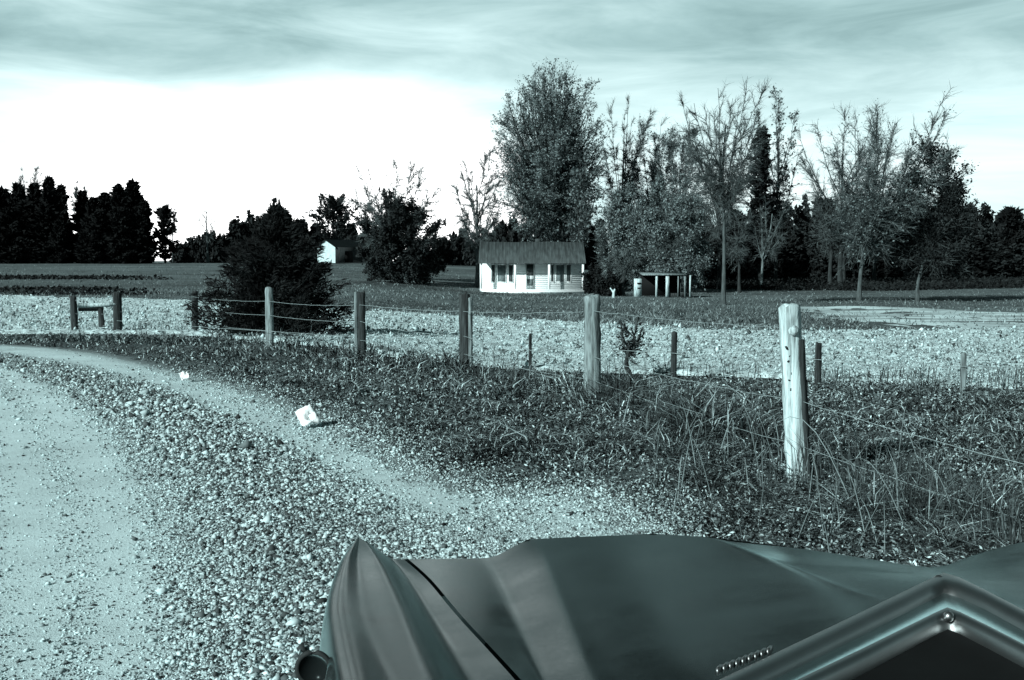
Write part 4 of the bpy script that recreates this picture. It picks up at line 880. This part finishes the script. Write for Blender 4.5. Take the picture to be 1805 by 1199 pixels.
# the grove at the right
loc = spot(1275, 537); broadleaf('bare_tree', 'tall bare tree on a slender straight trunk, nearest the road in the right grove', loc, tall(146, loc), m_of(82, loc[1]), 5.6, .12, 180, M['bark'], M['twig'], n1=30, n2=9, ntwig=3400, upright=.85, fork=.36, wd=.007, twl=(.3, .9))
loc = gnd(1268, 92); broadleaf('bare_tree', 'dark limbed bare tree close behind the slender straight trunk', loc, tall(200, loc), m_of(48, 92), 5.0, .2, 181, M['bark_dark'], M['twig'], n1=18, n2=8, ntwig=1500, upright=.8, wd=.010)
loc = gnd(1338, 96); conifer('pine_tree', 'narrow black pine in the middle of the right grove', loc, tall(232, loc), m_of(40, 96), 182, M['bark_dark'], M['needle'], nb=90, per=60, size=.28, zlo=.12, power=.55, trunk_r=.22, ragged=.55, aspect=.6)
loc = gnd(1366, 100); broadleaf('bare_tree', 'tall airy bare tree rising just right of the narrow black pine', loc, tall(150, loc), m_of(38, 100), 7.0, .17, 183, M['bark_dark'], M['twig'], M['leaf'], 1400, .13, n1=18, n2=8, ntwig=1500, upright=.7, wd=.011)
loc = gnd(1480, 96); broadleaf('bare_tree', 'wide many limbed bare tree, left of the windswept tree', loc, tall(186, loc), m_of(90, 96), 4.6, .24, 184, M['bark_dark'], M['twig'], n1=30, n2=9, ntwig=3600, upright=.75, fork=.18, wd=.011)
loc = spot(1514, 532); broadleaf('leafy_tree', 'windswept tree with a forked trunk and thin leaves in the right grove', loc, tall(180, loc), m_of(100, loc[1]), 4.0, .13, 185, M['bark'], M['twig'], M['leaf'], 3600, .07, n1=40, n2=10, ntwig=4600, upright=.7, fork=.2, lean=(1.6, 0), skew=1.0, wd=.009)
loc = spot(1617, 531); broadleaf('leafy_tree', 'dark leafy tree at the right end of the grove', loc, tall(262, loc), m_of(58, loc[1]), 1.9, .11, 186, M['bark'], M['twig'], M['leaf_dark'], 16000, .09, n1=26, n2=10, ntwig=3200, upright=.5, fork=.25, lean=(.9, 0), wd=.009)
for i, (px, top, py, lab) in enumerate([(1303, 400, 516, 'thin dark leaning trunk just right of the slender straight trunk'), (1342, 380, 510, 'thin pale leaning sapling under the narrow black pine'), (1463, 360, 508, 'dark trunk with low limbs at the centre of the right grove'), (1487, 350, 506, 'straight dark trunk just left of the windswept tree'), (1541, 370, 505, 'straight dark trunk just right of the windswept tree')]):
    loc = spot(px, py); broadleaf('bare_tree', lab, loc, tall(top - 40, loc), m_of(34, loc[1]), 3.4, .2 if i > 1 else .12, 190 + i, M['bark_pale'] if i == 1 else M['bark_dark'], M['twig'], n1=10, n2=7, ntwig=600, lean=((-.5, .9, 0, 0, 0)[i], 0), wd=.011)
ug = 'dark evergreens closing the back of the right grove'; ul = 'dense dark evergreen in the row closing the right grove'
pr = []
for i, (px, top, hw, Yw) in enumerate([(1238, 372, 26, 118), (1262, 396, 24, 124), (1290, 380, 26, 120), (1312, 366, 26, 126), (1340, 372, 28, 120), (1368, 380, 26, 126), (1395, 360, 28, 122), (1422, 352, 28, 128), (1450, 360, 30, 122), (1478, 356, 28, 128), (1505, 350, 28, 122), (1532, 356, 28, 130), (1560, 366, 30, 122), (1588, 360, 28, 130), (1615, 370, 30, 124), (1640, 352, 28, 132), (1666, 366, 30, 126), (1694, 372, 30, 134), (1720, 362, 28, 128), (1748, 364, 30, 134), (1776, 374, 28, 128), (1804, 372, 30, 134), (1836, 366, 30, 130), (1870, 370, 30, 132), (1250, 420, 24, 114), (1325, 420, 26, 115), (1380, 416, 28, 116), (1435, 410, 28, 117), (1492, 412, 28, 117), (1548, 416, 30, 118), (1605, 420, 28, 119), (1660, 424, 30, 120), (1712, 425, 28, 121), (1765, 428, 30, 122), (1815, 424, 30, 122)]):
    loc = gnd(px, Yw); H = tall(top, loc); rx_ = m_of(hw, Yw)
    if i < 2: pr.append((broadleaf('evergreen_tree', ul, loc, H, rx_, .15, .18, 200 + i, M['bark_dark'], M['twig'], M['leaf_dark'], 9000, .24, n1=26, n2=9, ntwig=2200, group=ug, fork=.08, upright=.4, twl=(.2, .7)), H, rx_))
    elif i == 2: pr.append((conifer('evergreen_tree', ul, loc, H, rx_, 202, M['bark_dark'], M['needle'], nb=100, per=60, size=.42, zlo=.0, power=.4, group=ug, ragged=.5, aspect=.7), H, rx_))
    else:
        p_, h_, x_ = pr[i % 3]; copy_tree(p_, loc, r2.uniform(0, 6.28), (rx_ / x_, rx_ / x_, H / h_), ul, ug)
# sapling and brush by the field edge
loc = spot(1111, 667); broadleaf('sapling', 'scraggy dark sapling with a few leaves right of the grey split post', loc, .98, .22, .35, .03, 210, M['bark_dark'], M['twig'], M['needle'], 420, .028, n1=9, n2=5, ntwig=120, fork=.3, twl=(.05, .16), cat='sapling', wd=.003)
